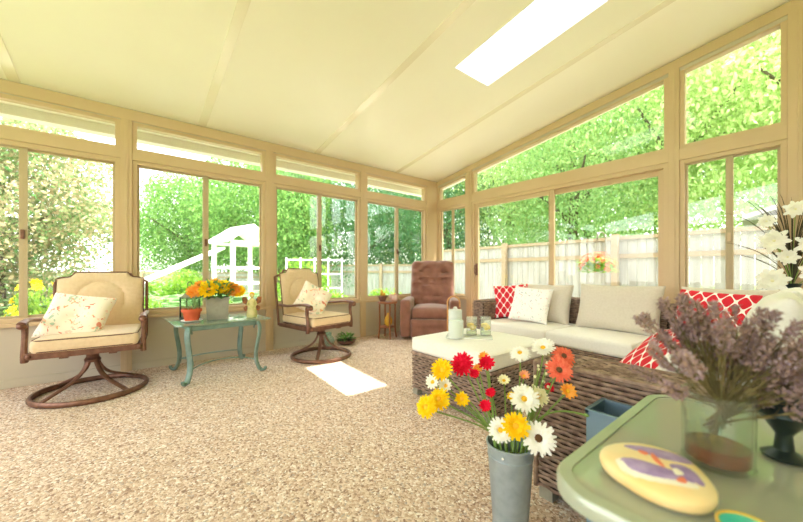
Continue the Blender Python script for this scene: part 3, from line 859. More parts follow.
# things on the ottoman
tr_ = thing('tray', 'clear glass tray holding pitcher and tumblers on the ottoman', 'tray', (-1.72,2.10,OZ-.006), R(-52))
mb = MB(); mb.rbox((0,0,.006), (.17,.36,.01), .004, 2); mb.build('plate', M['frost'], tr_, merge=True)
def vessel(name, label, cat, loc, r, h, contents=None, m='clear', group=None, r2=None):
    t = thing(name, label, cat, loc, 0, group); r2 = r2 or r
    mb = MB(); mb.lathe([(r*.9,0),(r,.008),(r2,h),(r2-.003,h),(r-.004,.014),(0.001,.012)], 24, cap=False)
    mb.build('glass_body', M[m], t)
    return t
t1_ = vessel('candle_jar', 'tall frosted glass jar at the back of the tray', 'jar', (-1.84,2.07,OZ+.006), .055, .19, m='frost')
MB().lathe([(.04,.014),(.04,.09),(0.001,.092)], 20, cap=False).build('candle', M['candle'], t1_)
MB().lathe([(.056,.19),(.056,.20),(.02,.205),(.012,.225),(.001,.226)], 20, cap=False).build('lid', M['frost'], t1_)
t2_ = vessel('candle_jar', 'squat frosted glass jar at the front of the tray', 'jar', (-1.735,1.96,OZ+.006), .058, .135, m='frost')
MB().lathe([(.042,.014),(.042,.09),(0.001,.092)], 20, cap=False).build('candle', M['candle'], t2_)
for i, (x, y, lb) in enumerate(((-1.72,2.13,'glass tumbler of lemon slices next to the frosted jars'),(-1.65,2.22,'glass tumbler of lemon slices farthest from the frosted jars'))):
    t3_ = vessel('lemon_tumbler', lb, 'glass', (x,y,OZ+.006), .042, .15, m='tumbler', group='lemon tumblers on the tray')
    mb = MB(); mb.lathe([(.001,.013),(.034,.014),(.035,.03),(.001,.031)], 20, cap=False); mb.build('lemonade', M['candle'], t3_)
    for k in range(3):
        mb = MB(Matrix.Translation((.012*math.cos(k*2.1),.012*math.sin(k*2.1),.065+.008*k)) @ Matrix.Rotation(.7+k,4,'X') @ Matrix.Rotation(k,4,'Z')); mb.ball((0,0,0), .028, 12, 8, (1,1,.6)); mb.build('lemon_slice', M['lemon'], t3_)

# ================================================================= SECTIONAL
# left module (along the gable wall), local origin at front-right floor corner
A = thing('wicker_loveseat', 'long brown wicker sofa section along the sliding door', 'sofa', (-.865,3.03,0), R(-6))
L_ = 1.72; HB = .70
mb = MB(); mb.box(-L_+.01,-.01,.012,.80,.05,.30); mb.box(-L_+.012,-L_+.16,.012,.82,.3,.635); mb.box(-L_+.012,-.012,.66,.82,.3,HB-.01)
mb.build('base', M['wickerdark'], A, smooth=False)
mb = MB()
mb.weave((-L_+.0,.006,.05),(1,0,0),(0,0,1),(0,-1,0),L_,.25)
mb.weave((-L_,.006,.30),(1,0,0),(0,0,1),(0,-1,0),.165,.335)
mb.weave((-L_+.165,.006,.30),(0,1,0),(0,0,1),(1,0,0),.65,.335)
mb.weave((-L_+.006,.82,.05),(0,-1,0),(0,0,1),(-1,0,0),.815,.585)
mb.weave((-L_,.006,.642),(1,0,0),(0,1,0),(0,0,1),.165,.81,.02)
mb.weave((-L_+.165,.655,.30),(1,0,0),(0,0,1),(0,-1,0),L_-.165,HB-.30)
mb.weave((-L_,.655,HB-.006),(1,0,0),(0,1,0),(0,0,1),L_,.165,.02)
mb.weave((0,.822,.05),(-1,0,0),(0,0,1),(0,1,0),L_,HB-.05)
mb.build('woven_shell', M['wicker'], A)
for x in (-L_+.05,-.05):
    for y in (.04,.78):
        mb = MB(); mb.box(x-.03,x+.03,y-.03,y+.03,0,.05); mb.build('foot', M['stone'], A, smooth=False)
for x0, x1 in ((-L_+.175,-L_+.175+.79),(-L_+.175+.795,-.003)):
    mb = MB(); mb.rbox(((x0+x1)/2,.315,.365), (x1-x0,.66,.125), .03, 6, (0,0,.012)); mb.build('seat_cushion', M['cream'], A, merge=True)
# right module, local origin at front-left floor corner (arm end)
B = thing('wicker_chaise_section', 'brown wicker sofa section with an end arm beside the flower bucket', 'sofa', (-.77,1.40,0))
WB, LB = .92, 2.45
mb = MB(); mb.box(.012,WB-.012,.012,LB,.05,.30); mb.box(.012,WB-.012,.012,.205,.3,.59); mb.box(WB-.16,WB-.012,.2,LB,.3,HB-.01); mb.box(.012,WB-.012,LB-.16,LB,.3,HB-.01)
mb.build('base', M['wickerdark'], B, smooth=False)
mb = MB()
mb.weave((0,.006,.05),(1,0,0),(0,0,1),(0,-1,0),WB,.545)
mb.weave((.006,LB,.05),(0,-1,0),(0,0,1),(-1,0,0),LB-.0,.25)
mb.weave((.006,.215,.3),(0,-1,0),(0,0,1),(-1,0,0),.21,.295)
mb.weave((WB,.212,.3),(-1,0,0),(0,0,1),(0,1,0),WB,.295)
mb.weave((0,.004,.594),(1,0,0),(0,1,0),(0,0,1),WB,.208,.02)
mb.weave((WB-.165,.215,.3),(0,1,0),(0,0,1),(-1,0,0),LB-.215,HB-.3)
mb.weave((WB-.165,.212,HB-.006),(0,1,0),(1,0,0),(0,0,1),LB-.212,.165,.02)
mb.weave((WB,.006,.05),(0,1,0),(0,0,1),(1,0,0),LB,HB-.05)
mb.weave((0,LB-.165,.3),(1,0,0),(0,0,1),(0,-1,0),WB-.16,HB-.3)
mb.weave((0,LB-.165,HB-.006),(1,0,0),(0,1,0),(0,0,1),WB,.165,.02)
mb.tube([(0,0,.05),(0,0,.60)], .011, 8); mb.tube([(0,0,.60),(WB,0,.60)], .011, 8); mb.tube([(0,.215,.60),(WB,.215,.60)], .011, 8); mb.tube([(0,0,.60),(0,.215,.60)], .011, 8)
mb.build('woven_shell', M['wicker'], B)
for x in (.04,WB-.04):
    for y in (.04,LB-.05):
        mb = MB(); mb.box(x-.03,x+.03,y-.03,y+.03,0,.05); mb.build('foot', M['stone'], B, smooth=False)
for y0, y1 in ((.225,.96),(.965,1.70),(1.705,2.28)):
    mb = MB(); mb.rbox((.375,(y0+y1)/2,.365), (.76,y1-y0,.125), .03, 6, (0,0,.012)); mb.build('seat_cushion', M['cream'], B, merge=True)
CG = 'beige back cushions of the sectional'
def along(lx, ly, lz):   # loveseat local -> world
    c, s_ = math.cos(R(-6)), math.sin(R(-6)); return (-.865+lx*c-ly*s_, 3.03+lx*s_+ly*c, lz)
pillow('back_cushion', M['beige'], 'beige back cushion behind the white sprigged pillow', 'cushion', .68,.44,.17, along(-1.15,.55,.635), -96, 14, 0, CG)
pillow('back_cushion', M['beige'], 'beige back cushion in the middle of the long sofa section', 'cushion', .74,.46,.18, along(-.36,.54,.645), -96, 14, 0, CG)
pillow('back_cushion', M['beige'], 'beige back cushion in the sectional corner behind the red lattice pillow', 'cushion', .66,.46,.18, (-.36,3.58,.645), -90, 14, 0, CG)
pillow('back_cushion', M['cream'], 'cream back cushion along the house side, next to the sectional corner', 'cushion', .66,.50,.20, (-.11,3.03,.655), 180, 16, 0, CG)
pillow('back_cushion', M['cream'], 'cream back cushion along the house side, nearer the end arm', 'cushion', .66,.50,.20, (-.13,2.32,.655), 182, 18, 0, CG)
LG = 'red lattice pillows on the sectional'
pillow('lattice_pillow', M['lattice'], 'red pillow with white lattice beside the sprigged white pillow', 'pillow', .40,.40,.13, along(-1.44,.36,.64), -62, 18, 5, LG)
pillow('sprigged_pillow', M['dots'], 'white pillow with small red and blue sprigs on the long sofa section', 'pillow', .42,.40,.13, along(-1.12,.28,.63), -78, 24, -4)
pillow('lattice_pillow', M['lattice'], 'red pillow with white lattice leaning in the sectional corner', 'pillow', .46,.42,.14, (-.45,3.27,.655), -100, 25, -3, LG)
pillow('lattice_pillow', M['lattice'], 'red pillow with white lattice lying low behind the end arm', 'pillow', .42,.42,.13, (-.50,2.20,.55), -150, 50, 20, LG)
pillow('cream_pillow', M['cream'], 'plain cream scatter pillow leaning near the end arm', 'pillow', .40,.40,.13, (-.30,1.95,.60), 165, 40, 8)

# ================================================================= WHITE LILIES
p = thing('pedestal_stand', 'tall slim wooden pedestal in the corner behind the sectional', 'stand', (-.09,4.12,0))
mb = MB(); mb.lathe([(.11,0),(.11,.02),(.03,.04),(.03,.66),(.11,.68),(.11,.70)], 20); mb.build('column', M['wood'], p)
p = thing('lily_vase', 'dark vase of arching blade leaves on the pedestal', 'vase', (-.09,4.12,.70))
mb = MB(); mb.lathe([(.05,0),(.075,.05),(.07,.12),(.045,.17),(.055,.2),(.045,.2),(.035,.17)], 20); mb.build('body', M['darkmetal'], p)
mb = MB()
for k in range(46):
    a = random.uniform(0,2*PI); l = random.uniform(.3,.86); sp = random.uniform(.12,.44)
    P = bez((0,0,.15),(.02*math.cos(a),.02*math.sin(a),.15+l*.5),(sp*.5*math.cos(a),sp*.5*math.sin(a)*.6,.15+l*.9),(sp*math.cos(a),sp*math.sin(a)*.5,.15+l),8)
    mb.tube(P, [.005,.009,.013,.014,.013,.011,.009,.006,.001], 4, flat=.3)
mb.build('foliage', M['leafdark'], p)
for i, (dx, dz, r, lb) in enumerate(((-.10,.14,.095,'lowest large white lily over the sofa corner'),(.12,.20,.08,'low white lily on the house side of the vase'),(-.02,.33,.06,'small white lily bud halfway up'),(-.09,.46,.085,'large white lily halfway up the leaves'),(.10,.42,.08,'white lily facing the house wall side'),(-.13,.62,.05,'small white lily near the window bar'),(.02,.70,.06,'topmost white lily among the dark blades'))):
    h_ = Vector((-.09+dx,4.00-.03*(i % 2),.70+dz+.08))
    flower('lily', lb, 'flower', (-.09,4.12,.85), h_, (cam-h_)+Vector((dx*6,0,.6)), r*1.1, M['whitep'], M['creamp'], 'white lilies in the pedestal vase', 7, 2, r*.6, .5, .45, .12, .003)

# ================================================================= FLOWER BUCKET
BK = (-.71,1.105,0)
p = thing('flower_bucket', 'tall galvanised metal bucket of cut flowers standing on the carpet', 'bucket', BK)
mb = MB(); mb.lathe([(.058,0),(.060,.004),(.083,.345),(.087,.35),(.088,.358),(.083,.36),(.080,.352),(.058,.012),(.001,.010)], 40, cap=False)
for z in (.05,.315): 
    r_ = .060+.023*z/.345
    mb.tube([(r_*math.cos(2*PI*k/40), r_*math.sin(2*PI*k/40), z) for k in range(40)], .0022, 6, True)
mb.build('body', M['galv'], p)
mb = MB(); mb.ball((.0835*math.cos(R(-75)),.0835*math.sin(R(-75)),.333), .0045, 8, 6); mb.build('rivet', M['white'], p)
mb = MB(); mb.lathe([(.076,.26),(.001,.262)], 20, cap=False); mb.build('water', M['tableglass'], p)
FL = [(-.809,.844,.655,'yellow',.038,'upper yellow bloom leaning out of the bucket over the carpet'),(-.816,.772,.543,'yellow',.037,'lowest yellow bloom, farthest out over the carpet'),
(-.823,.842,.55,'yellow',.039,'yellow bloom just above the lowest one over the carpet'),(-.858,.846,.6,'white',.025,'small white bloom between the yellow ones'),
(-.842,.897,.579,'white',.026,'small white bloom under the big crimson one'),(-.805,.943,.659,'red',.044,'biggest crimson bloom at the top of the bouquet'),
(-.772,1.047,.648,'red',.03,'crimson bloom beside the biggest crimson one'),(-.763,.964,.629,'red',.018,'tiny crimson bud below the big crimson bloom'),
(-.819,1.053,.617,'orange',.02,'small orange bloom between two crimson ones'),(-.829,1.104,.654,'orange',.02,'small golden bud above the second crimson bloom'),
(-.792,.927,.539,'yellow',.025,'yellow bloom seen side-on low over the bucket rim'),(-.707,.953,.534,'red',.021,'low crimson bud near the bucket middle'),
(-.75,1.042,.546,'red',.019,'crimson bud just above the low crimson one'),(-.755,1.132,.571,'cream',.023,'small cream bloom in the bouquet middle'),
(-.732,1.207,.672,'white',.04,'white bloom facing up near the ottoman'),(-.663,1.259,.697,'white',.043,'topmost white bloom beside the salmon ones'),
(-.64,1.082,.546,'white',.05,'large white double bloom in the bouquet middle'),(-.635,1.168,.535,'cream',.037,'cream bloom tucked behind the large white one'),
(-.571,1.198,.643,'salmon',.047,'larger salmon gerbera near the wicker arm'),(-.607,1.313,.668,'salmon',.043,'salmon gerbera behind the larger salmon one'),
(-.705,1.192,.59,'peach',.02,'peach bud below the upper white blooms'),(-.543,1.202,.573,'orange',.028,'orange bloom under the salmon gerberas'),
(-.718,1.129,.519,'yellow',.019,'small yellow bud deep in the bouquet'),(-.669,.983,.456,'white',.041,'white bloom lying on the bucket rim'),
(-.625,1.006,.479,'yellow',.044,'large yellow bloom in front, low over the rim'),(-.566,1.046,.448,'white',.053,'white daisy with a brown centre hanging lowest'),
(-.634,1.248,.55,'red',.019,'small red bud against the wicker arm')]
FG = 'cut flowers in the galvanised bucket'
for (x,y,z,c,r,lb) in FL:
    h_ = Vector((x,y,z)); ctr = Vector((BK[0],BK[1],.42))
    d = (cam-h_).normalized()*.95+(h_-ctr).normalized()*.6
    if 'facing up' in lb or 'topmost' in lb: d = (cam-h_).normalized()*.75+Vector((-.1,0,.75))
    if 'side-on' in lb: d = Vector((-.8,-.3,.4))
    if 'hanging' in lb or 'lying' in lb or 'low over' in lb: d = (cam-h_).normalized()+Vector((0,0,-.05))
    mp = {'yellow':'yellow','white':'whitep','red':'red','orange':'orange','cream':'creamp','salmon':'salmon','peach':'peach'}[c]
    mc = 'brownc' if (c == 'salmon' or 'brown centre' in lb) else 'yellowc'
    if c == 'red': mc = 'red'
    dense = r > .03
    base = (BK[0]+(x-BK[0])*.12, BK[1]+(y-BK[1])*.12, .14)
    # stems leave over the rim
    t = thing('cut_flower', lb, 'flower', base, 0, FG)
    b = Vector(base); h = h_-b; fd = d.normalized()
    rim = Vector((x-BK[0], y-BK[1], 0)); rl = rim.length
    rim = (rim/rl*min(.066, rl*.6)) if rl > 1e-4 else rim
    c1 = Vector((BK[0]+rim.x, BK[1]+rim.y, .375))-b
    end = h-fd*.004
    path = bez((0,0,0), c1*.7, c1*.95, c1, 4)+bez(c1, c1+(c1.normalized()*.07), end-fd*.07-Vector((0,0,.02)), end, 9)[1:]
    MB().tube(path, .0030, 6).build('stem', M['stem'], t)
    mb = MB(); petals(mb, face_m(h, fd, random.random()), 22 if dense else 12, r, r*.12, r*.28 if dense else r*.45, random.uniform(.1,.45) if dense else .6, 3 if (dense and 'daisy' not in lb and c != 'salmon') else 2, random.uniform(.05,.3)); mb.build('petals', M[mp], t, smooth=False)
    mb = MB(face_m(h, fd)); mb.ball((0,0,.003), r*(.24 if dense else .3), 10, 6, (1,1,.5)); mb.build('flower_centre', M[mc], t)
t = thing('cut_flower', 'single green stem arching from the bucket towards the glass table', 'stem', (-.70,1.11,.15), 0, FG)
MB().tube(bez((0,0,0),(.02,.02,.25),(.05,.06,.37),(.21,.11,.352),14), .003, 6).build('stem', M['stem'], t)
MB().ball((.212,.111,.352), .006, 8, 6, (1.6,1,1)).build('bud', M['stem'], t)
t = thing('babys_breath', 'spray of tiny white buds beside the salmon gerberas', 'flower', (-.68,1.15,.2), 0, FG)
mb = MB()
for k in range(14):
    tip = Vector((random.uniform(-.03,.08), random.uniform(.0,.12), random.uniform(.33,.45)))
    mb.tube([(0,0,0),(0.01,.01,.2),tip], .0012, 4); MB().ball(tip, .006, 6, 4).build('bud', M['creamp'], t)
mb.build('stem', M['stem'], t)

# blue-grey bin
p = thing('magazine_bin', 'blue-grey metal bin standing between the wicker arm and the glass table', 'bin', (-.49,1.385,0))
mb = MB()
mb.box(0,.26,-.012,-.008,0.0,.52); mb.box(0,.26,-.16,-.156,0,.52); mb.box(0,.004,-.156,-.012,0,.525); mb.box(.256,.26,-.156,-.012,0,.525); mb.box(0,.26,-.156,-.012,0,.006)
mb.box(-.003,.263,-.163,-.150,.510,.523); mb.box(-.003,.263,-.018,-.005,.510,.523); mb.box(-.003,.010,-.163,-.005,.510,.525)
mb.build('shell', M['bluegrey'], p, smooth=False, bevel=.001)

# ================================================================= FOREGROUND GLASS TABLE
GT = thing('glass_table', 'sage green rimmed glass table with rounded corners in front', 'table', (-.335,.615,0))
GW, GD, GZ = 1.15, .755, .60
def rrect(w, d, r, bow=0, inset=0, n=8):
    P = []
    for cx,cy,s0 in ((w-r,d-r,0),(r,d-r,90),(r,r,180),(w-r,r,270)):
        for k in range(n+1):
            a = R(s0+90*k/n); rr = r-inset
            P.append((cx+rr*math.cos(a), cy+rr*math.sin(a)))
    return P
out_, in_ = rrect(GW,GD,.10), rrect(GW,GD,.10,inset=.028)
mb = MB(); n = len(out_)
ring = []
for pts, z in ((out_,GZ-.030),(out_,GZ-.006),(rrect(GW,GD,.10,inset=.005),GZ),(in_,GZ+.001),(in_,GZ-.012),(rrect(GW,GD,.10,inset=.034),GZ-.030)):
    ring.append([(x,y,z) for x,y in pts])
vs = [q for r_ in ring for q in r_]; K = len(ring)
mb.add(vs, [(k*n+i, k*n+(i+1)%n, ((k+1)%K)*n+(i+1)%n, ((k+1)%K)*n+i) for k in range(K) for i in range(n)])
mb.build('rim', M['greentable'], GT, merge=True)
m_ = thin_glass('smoked_green_glass', (.74,.78,.70), .05, 2.4, .36, (.76,.79,.66))
mb = MB(); mb.prism(rrect(GW,GD,.10,inset=.029), GZ-.010, GZ-.002); mb.build('glass_top', m_, GT, smooth=False)
for x in (.09,GW-.09):
    for y in (.09,GD-.09):
        mb = MB(); mb.tube([(x,y,0),(x,y,GZ-.03)], .018, 12); mb.build('leg', M['darkmetal'], GT)
mb = MB()
mb.box(.05,GW-.05,.05,.075,GZ-.055,GZ-.03); mb.box(.05,GW-.05,GD-.075,GD-.05,GZ-.055,GZ-.03); mb.box(.05,.075,.05,GD-.05,GZ-.055,GZ-.03); mb.box(GW-.075,GW-.05,.05,GD-.05,GZ-.055,GZ-.03)
mb.build('apron_frame', M['darkmetal'], GT, smooth=False)
# painted stone
ps = thing('painted_stone', 'flat yellow stone painted with a purple butterfly on the glass table', 'painted stone', (-.187,.776,GZ+.001), R(-20))
ps.scale = (1.1,1.1,1.05)
def stone_r(a): return .082*(1+.07*math.cos(2*a+.9)+.05*math.cos(3*a+1.0))
def stone_z(x, y):
    a = math.atan2(y,x); q = min(1, math.hypot(x,y)/stone_r(a)); return .018+.018*(max(0,1-q**3.2))**.5
mb = MB(); seg, rg = 40, 14; vs = [(0,0,stone_z(0,0))]; fs = []
for j in range(1, rg+1):
    for i in range(seg):
        a = 2*PI*i/seg; q = math.sin(j/rg*PI/2); r_ = stone_r(a)*q; vs.append((r_*math.cos(a), r_*math.sin(a), stone_z(r_*math.cos(a)*.999, r_*math.sin(a)*.999)))
for j in range(1, 5):
    for i in range(seg):
        a = 2*PI*i/seg; q = (1, .97, .88, .0)[j-1]; z = (.012,.005,.0,.0)[j-1]; r_ = stone_r(a)*q; vs.append((r_*math.cos(a), r_*math.sin(a), z))
for i in range(seg): fs.append((0, 1+i, 1+(i+1)%seg))
for j in range(rg+3):
    for i in range(seg): fs.append((1+j*seg+i, 1+(j+1)*seg+i, 1+(j+1)*seg+(i+1)%seg, 1+j*seg+(i+1)%seg))
mb.add(vs, fs); mb.build('stone_body', M['rock'], ps, merge=True)
def decal(name, m, pts, h=.0008):
    pts = [(x*1.2,y*1.2) for x,y in pts]
    cx = sum(p[0] for p in pts)/len(pts); cy = sum(p[1] for p in pts)/len(pts); n = len(pts)
    mb = MB(); vs = [(cx,cy,stone_z(cx,cy)+h)]; K = 5
    for k in range(1,K+1):
        for (x,y) in pts:
            X = cx+(x-cx)*k/K; Y = cy+(y-cy)*k/K; vs.append((X,Y,stone_z(X,Y)+h*(1 if k < K else .2)))
    fs = [(0,1+i,1+(i+1)%n) for i in range(n)]+[(1+k*n+i,1+(k+1)*n+i,1+(k+1)*n+(i+1)%n,1+k*n+(i+1)%n) for k in range(K-1) for i in range(n)]
    mb.add(vs, fs); return mb.build(name, m, ps)
def ell(cx, cy, a, b, rot, n=20, wob=.12):
    c, s_ = math.cos(rot), math.sin(rot)
    P = []
    for k in range(n):
        w = 2*PI*k/n; r_ = 1+wob*math.sin(3*w+cx*50)
        x, y = a*r_*math.cos(w), b*r_*math.sin(w); P.append((cx+x*c-y*s_, cy+x*s_+y*c))
    return P
decal('painted_wing', M['whitepaint'], ell(.016,-.030,.045,.019,.5), .0005)
decal('painted_wing', M['purple'], ell(.014,-.024,.040,.017,.55), .0011)
decal('painted_wing', M['purple'], ell(-.010,.030,.044,.017,.75), .0009)
decal('painted_wing', M['purple'], ell(.034,.012,.022,.013,-.3), .0009)
decal('painted_body', M['redpaint'], ell(.0,.004,.020,.004,-.6), .0017)
decal('painted_spots', M['redpaint'], ell(.042,-.012,.005,.008,.2), .0016)
decal('painted_spots', M['redpaint'], ell(-.02,.005,.007,.005,.2), .0018)
decal('painted_spots', M['whitepaint'], ell(.03,.0,.006,.010,.6), .0018)
# teal trinket
p = thing('teal_dish', 'small round teal and gold trinket dish at the front table edge', 'dish', (-.057,.712,GZ+.001))
mb = MB(); mb.lathe([(.024,0),(.034,.010),(.036,.016),(.001,.017)], 28, cap=False); mb.build('bowl', M['teal'], p)
mb = MB(); mb.tube([(.035*math.cos(2*PI*k/32),.035*math.sin(2*PI*k/32),.017) for k in range(32)], .002, 6, True); mb.build('rim', M['brass'], p)
# vase of lavender
VZ = GZ+.001; VX, VY = -.118, .950
p = thing('glass_vase', 'clear glass vase with amber water on the glass table', 'vase', (VX-.004,VY-.004,VZ))
p.scale = (1.05,1.05,1)
mb = MB(); mb.lathe([(.001,0),(.050,0),(.054,.006),(.055,.145),(.052,.147),(.050,.145),(.049,.012),(.001,.010)], 36, cap=False); mb.build('glass_body', M['vaseglass'], p)
mb = MB(); mb.tube([(.0535*math.cos(2*PI*k/36),.0535*math.sin(2*PI*k/36),.004) for k in range(36)], .003, 6, True); mb.build('base_ring', M['clear'], p)
mb = MB(); mb.tube([(.0525*math.cos(2*PI*k/36),.0525*math.sin(2*PI*k/36),.146) for k in range(36)], .0032, 6, True); mb.build('lip', M['clear'], p)
mb = MB(); mb.lathe([(.001,.011),(.0485,.012),(.0485,.040),(.001,.040)], 32, cap=False); mb.build('amber_water', M['amber'], p)
# lavender sprig prototypes
def sprig(L, seed):
    random.seed(seed)
    mb = MB(); mb.tube([(0,0,0),(.004,0,L*.5),(0,0,L)], .0011, 4)
    for k in range(6):
        z = L*random.uniform(.35,.7); a = random.uniform(0,2*PI); mb.leaf((0,0,z), (math.cos(a)*.5,math.sin(a)*.5,1), .03, .004)
    hd = MB()
    for k in range(44):
        z = L*(.72+.30*random.random()); a = random.uniform(0,2*PI); r_ = .010*(1.05-.5*(z/L-.70)/.32)
        q = Vector((r_*math.cos(a),r_*math.sin(a),z)); d = Vector((math.cos(a),math.sin(a),.9))
        hd.leaf(q*1.0, d, .011, .007, .4)
        hd.ball(q, .0032, 5, 3)
    return mb, hd
protos = []
for s_ in range(3):
    L = (.19,.222,.246)[s_]; a_, b_ = sprig(L, 40+s_)
    protos.append((a_, b_, L))
random.seed(5)
first = [None]*3
where = ['at the table-centre side','at the window side','towards the house wall','towards the wicker arm']
dq = Vector((.632,.775,0)); df = Vector((-.775,.632,0))
NLAV = 84
for i in range(NLAV):
    k = i % 3
    u = random.uniform(-1,1)
    if random.random() < .3: u = random.uniform(.1,1.0)
    lat = .19*u+.015; dep = random.uniform(-.09,.10); 
    L = protos[k][2]
    zz = math.sqrt(max(.005, L*L-lat*lat-dep*dep))
    d = (dq*lat+df*dep+Vector((0,0,zz))).normalized()
    base = Vector((VX,VY,VZ+.06-.0*abs(u)+ .03*(random.random())))-Vector((d.x,d.y,0))*.03
    if u < -.2: base.z += .02
    if first[k] is None:
        t = thing('lavender_sprig', '', 'flower', base)
        protos[k][0].build('stem', M['lavstem'], t); protos[k][1].build('blossom', M['lav'], t)
        first[k] = t
    else:
        t = copy_tree(first[k])
    t.location = base; t.rotation_euler = d.to_track_quat('Z','Y').to_euler()
    tag(t, 'dried lavender sprig bunched with others in the glass vase on the table', 'flower', 'dried lavender sprigs in the glass vase')
# dark holder
p = thing('candle_holder', 'dark metal waisted candle holder behind the lavender vase', 'candle holder', (-.035,1.085,VZ))
mb = MB(); mb.lathe([(.034,0),(.036,.006),(.016,.018),(.013,.05),(.030,.075),(.048,.095),(.046,.102),(.022,.125),(.016,.15),(.022,.165),(.018,.168),(.001,.16)], 28, cap=False); mb.build('body', M['darkmetal'], p)

# ================================================================= OUTSIDE
M['paving'] = mat('added_bounce_paving', (226,218,202), .9, c2=(214,206,190), scale=3)
o = MB().box(-8.4,LX-.13,-8,8.0,-.36,-.33); o.box(LX-.13,5,BY+.13,6.2,-.36,-.33)  # added below sill view, pale so it bounces daylight onto eaves and ceiling
struct(o.build('path', M['paving'], smooth=False), 'unseen pale strip added around the sunroom to bounce daylight inside', 'path')
o = MB().box(-45,25,-30,45,-.5,-.35).build('lawn', M['grass'], smooth=False); tag(o, 'green lawn around the sunroom', 'lawn', kind='structure')

def leafcloud(n, rad, clusters, size, seed, flat=.8, spread=.34):
    r_ = np.random.default_rng(seed)
    cs = r_.normal(size=(clusters,3)); cs /= np.linalg.norm(cs,axis=1)[:,None]; cs *= (r_.uniform(.35,.95,(clusters,1)))
    idx = r_.integers(0,clusters,n); P = cs[idx]+r_.normal(size=(n,3))*spread*r_.uniform(.4,1,(n,1))
    nr = np.linalg.norm(P,axis=1)[:,None]; P = P*np.minimum(1, 1.02/nr)*np.array(rad)
    d = r_.normal(size=(n,3)); d /= np.linalg.norm(d,axis=1)[:,None]
    e = np.cross(d, r_.normal(size=(n,3))); e /= np.linalg.norm(e,axis=1)[:,None]
    s_ = size*r_.uniform(.6,1.3,(n,1))
    v = np.stack([P-d*s_*.5, P+e*s_*.28, P+d*s_*.5, P-e*s_*.28],1).reshape(-1,3)
    f = np.arange(4*n).reshape(n,4)
    return v, f
def np_mesh(name, v, f, m):
    me = bpy.data.meshes.new(name); me.vertices.add(len(v)); me.vertices.foreach_set('co', v.astype(np.float32).ravel())
    me.loops.add(f.size); me.loops.foreach_set('vertex_index', f.astype(np.int32).ravel())
    me.polygons.add(len(f)); me.polygons.foreach_set('loop_start', np.arange(0,f.size,4,dtype=np.int32))
    me.update(); me.validate(); me.materials.append(m); return me
crown_me = {}
def crown(key, m, n, rad, cl, size, seed, **k):
    v, f = leafcloud(n, rad, cl, size, seed, **k); crown_me[key] = np_mesh('crown_'+key, v, f, m)
crown('light', M['tree_a'], 36000, (1,1,1), 90, .031, 1, spread=.24)
crown('mid', M['tree_b'], 38000, (1,1,1), 90, .029, 2, spread=.24)
crown('dark', M['tree_c'], 40000, (1,1,1.1), 60, .032, 3, spread=.26)
crown('orn', M['tree_d'], 42000, (1,1,1), 60, .042, 4, spread=.24)
M['tree_e'] = leaf_mat('open_lawn_tree', (84,134,72), (134,178,98), .4, (158,196,112))
crown('open', M['tree_e'], 44000, (1,1,1), 90, .040, 8, spread=.24)
crown('shrub', M['shrub'], 3600, (1,1,.8), 18, .14, 5)
def tree(name, label, key, loc, r, zc, rz=0, trunk=.12, group='garden trees', cat='tree'):
    t = thing(name, label, cat, (loc[0],loc[1],-.35), R(rz), group)
    if key == 'orn': trunk = .07
    o = bpy.data.objects.new('crown', crown_me[key]); COL.objects.link(o); o.parent = t
    o.location = (0,0,zc+.35); o.scale = (r[0],r[0],r[1])
    mb = MB(); H = zc+.35
    mb.tube([(0,0,-.02),(.05,.02,H*.4),(-.05,0,H*.8),(0,.05,H+r[1]*.4)], [trunk,trunk*.8,trunk*.6,trunk*.25], 8)
    for k in range(6):
        a = k*1.05+rz; mb.tube([(-.03,0,H*(.55+.06*k)),(r[0]*.3*math.cos(a),r[0]*.3*math.sin(a),H*(.7+.06*k)),(r[0]*.65*math.cos(a),r[0]*.65*math.sin(a),H*(.8+.07*k))], [trunk*.45,trunk*.3,trunk*.1], 6)
    mb.build('trunk', M['bark'], t)
    return t
T = [
 ('ornamental_tree','loose pale green leafy tree outside the first patio chair window','orn',(-8.9,-1.75),(1.75,1.85),2.0,10),
 ('ornamental_tree','loose leafy tree at the picture edge of the garden','orn',(-8.4,-3.9),(2.2,2.4),2.2,80),
 ('broadleaf_tree','light green rounded tree on the open sky side of the white playset','open',(-20.5,2.3),(2.9,3.0),3.0,0),
 ('broadleaf_tree','mid green tree right behind the white playset','open',(-17.5,5.0),(3.2,3.3),3.6,40),
 ('broadleaf_tree','bright green tree behind the second patio chair window','open',(-14.0,5.8),(2.6,3.4),3.4,70),
 ('evergreen_tree','dark green tree left of the far fence','dark',(-12.6,8.1),(2.5,3.4),3.2,0),
 ('broadleaf_tree','tall mid green tree behind the far fence','mid',(-13.2,11.4),(3.2,4.2),4.0,20),
 ('evergreen_tree','dark green tree outside the room corner','dark',(-9.6,10.4),(2.6,3.6),3.6,100),
 ('broadleaf_tree','light green tree behind the board fence, near the room corner','light',(-7.4,11.5),(3.0,3.8),4.6,30),
 ('broadleaf_tree','mid green tree behind the board fence, beyond the door handle side','mid',(-4.6,10.6),(2.9,4.0),4.6,140),
 ('broadleaf_tree','light green tree behind the board fence, middle of the sliding door','light',(-2.2,11.2),(3.1,4.0),5.2,200),
 ('broadleaf_tree','light green tree behind the sectional corner window','light',(.6,10.4),(3.1,4.2),5.4,250),
 ('broadleaf_tree','mid green tree at the house end of the board fence','mid',(3.6,11.6),(3.4,4.6),5.6,310),
 ('broadleaf_tree','tall background tree closing the gap above the long transom','mid',(-6.2,15.5),(4.2,5.0),6.5,15),
 ('broadleaf_tree','tall background tree above the sectional corner','mid',(-.6,16.0),(4.6,5.5),7.5,75),
]
for name, lb, key, loc, r, zc, rz in T: tree(name, lb, key, loc, r, zc, rz, .10+.03*r[0])
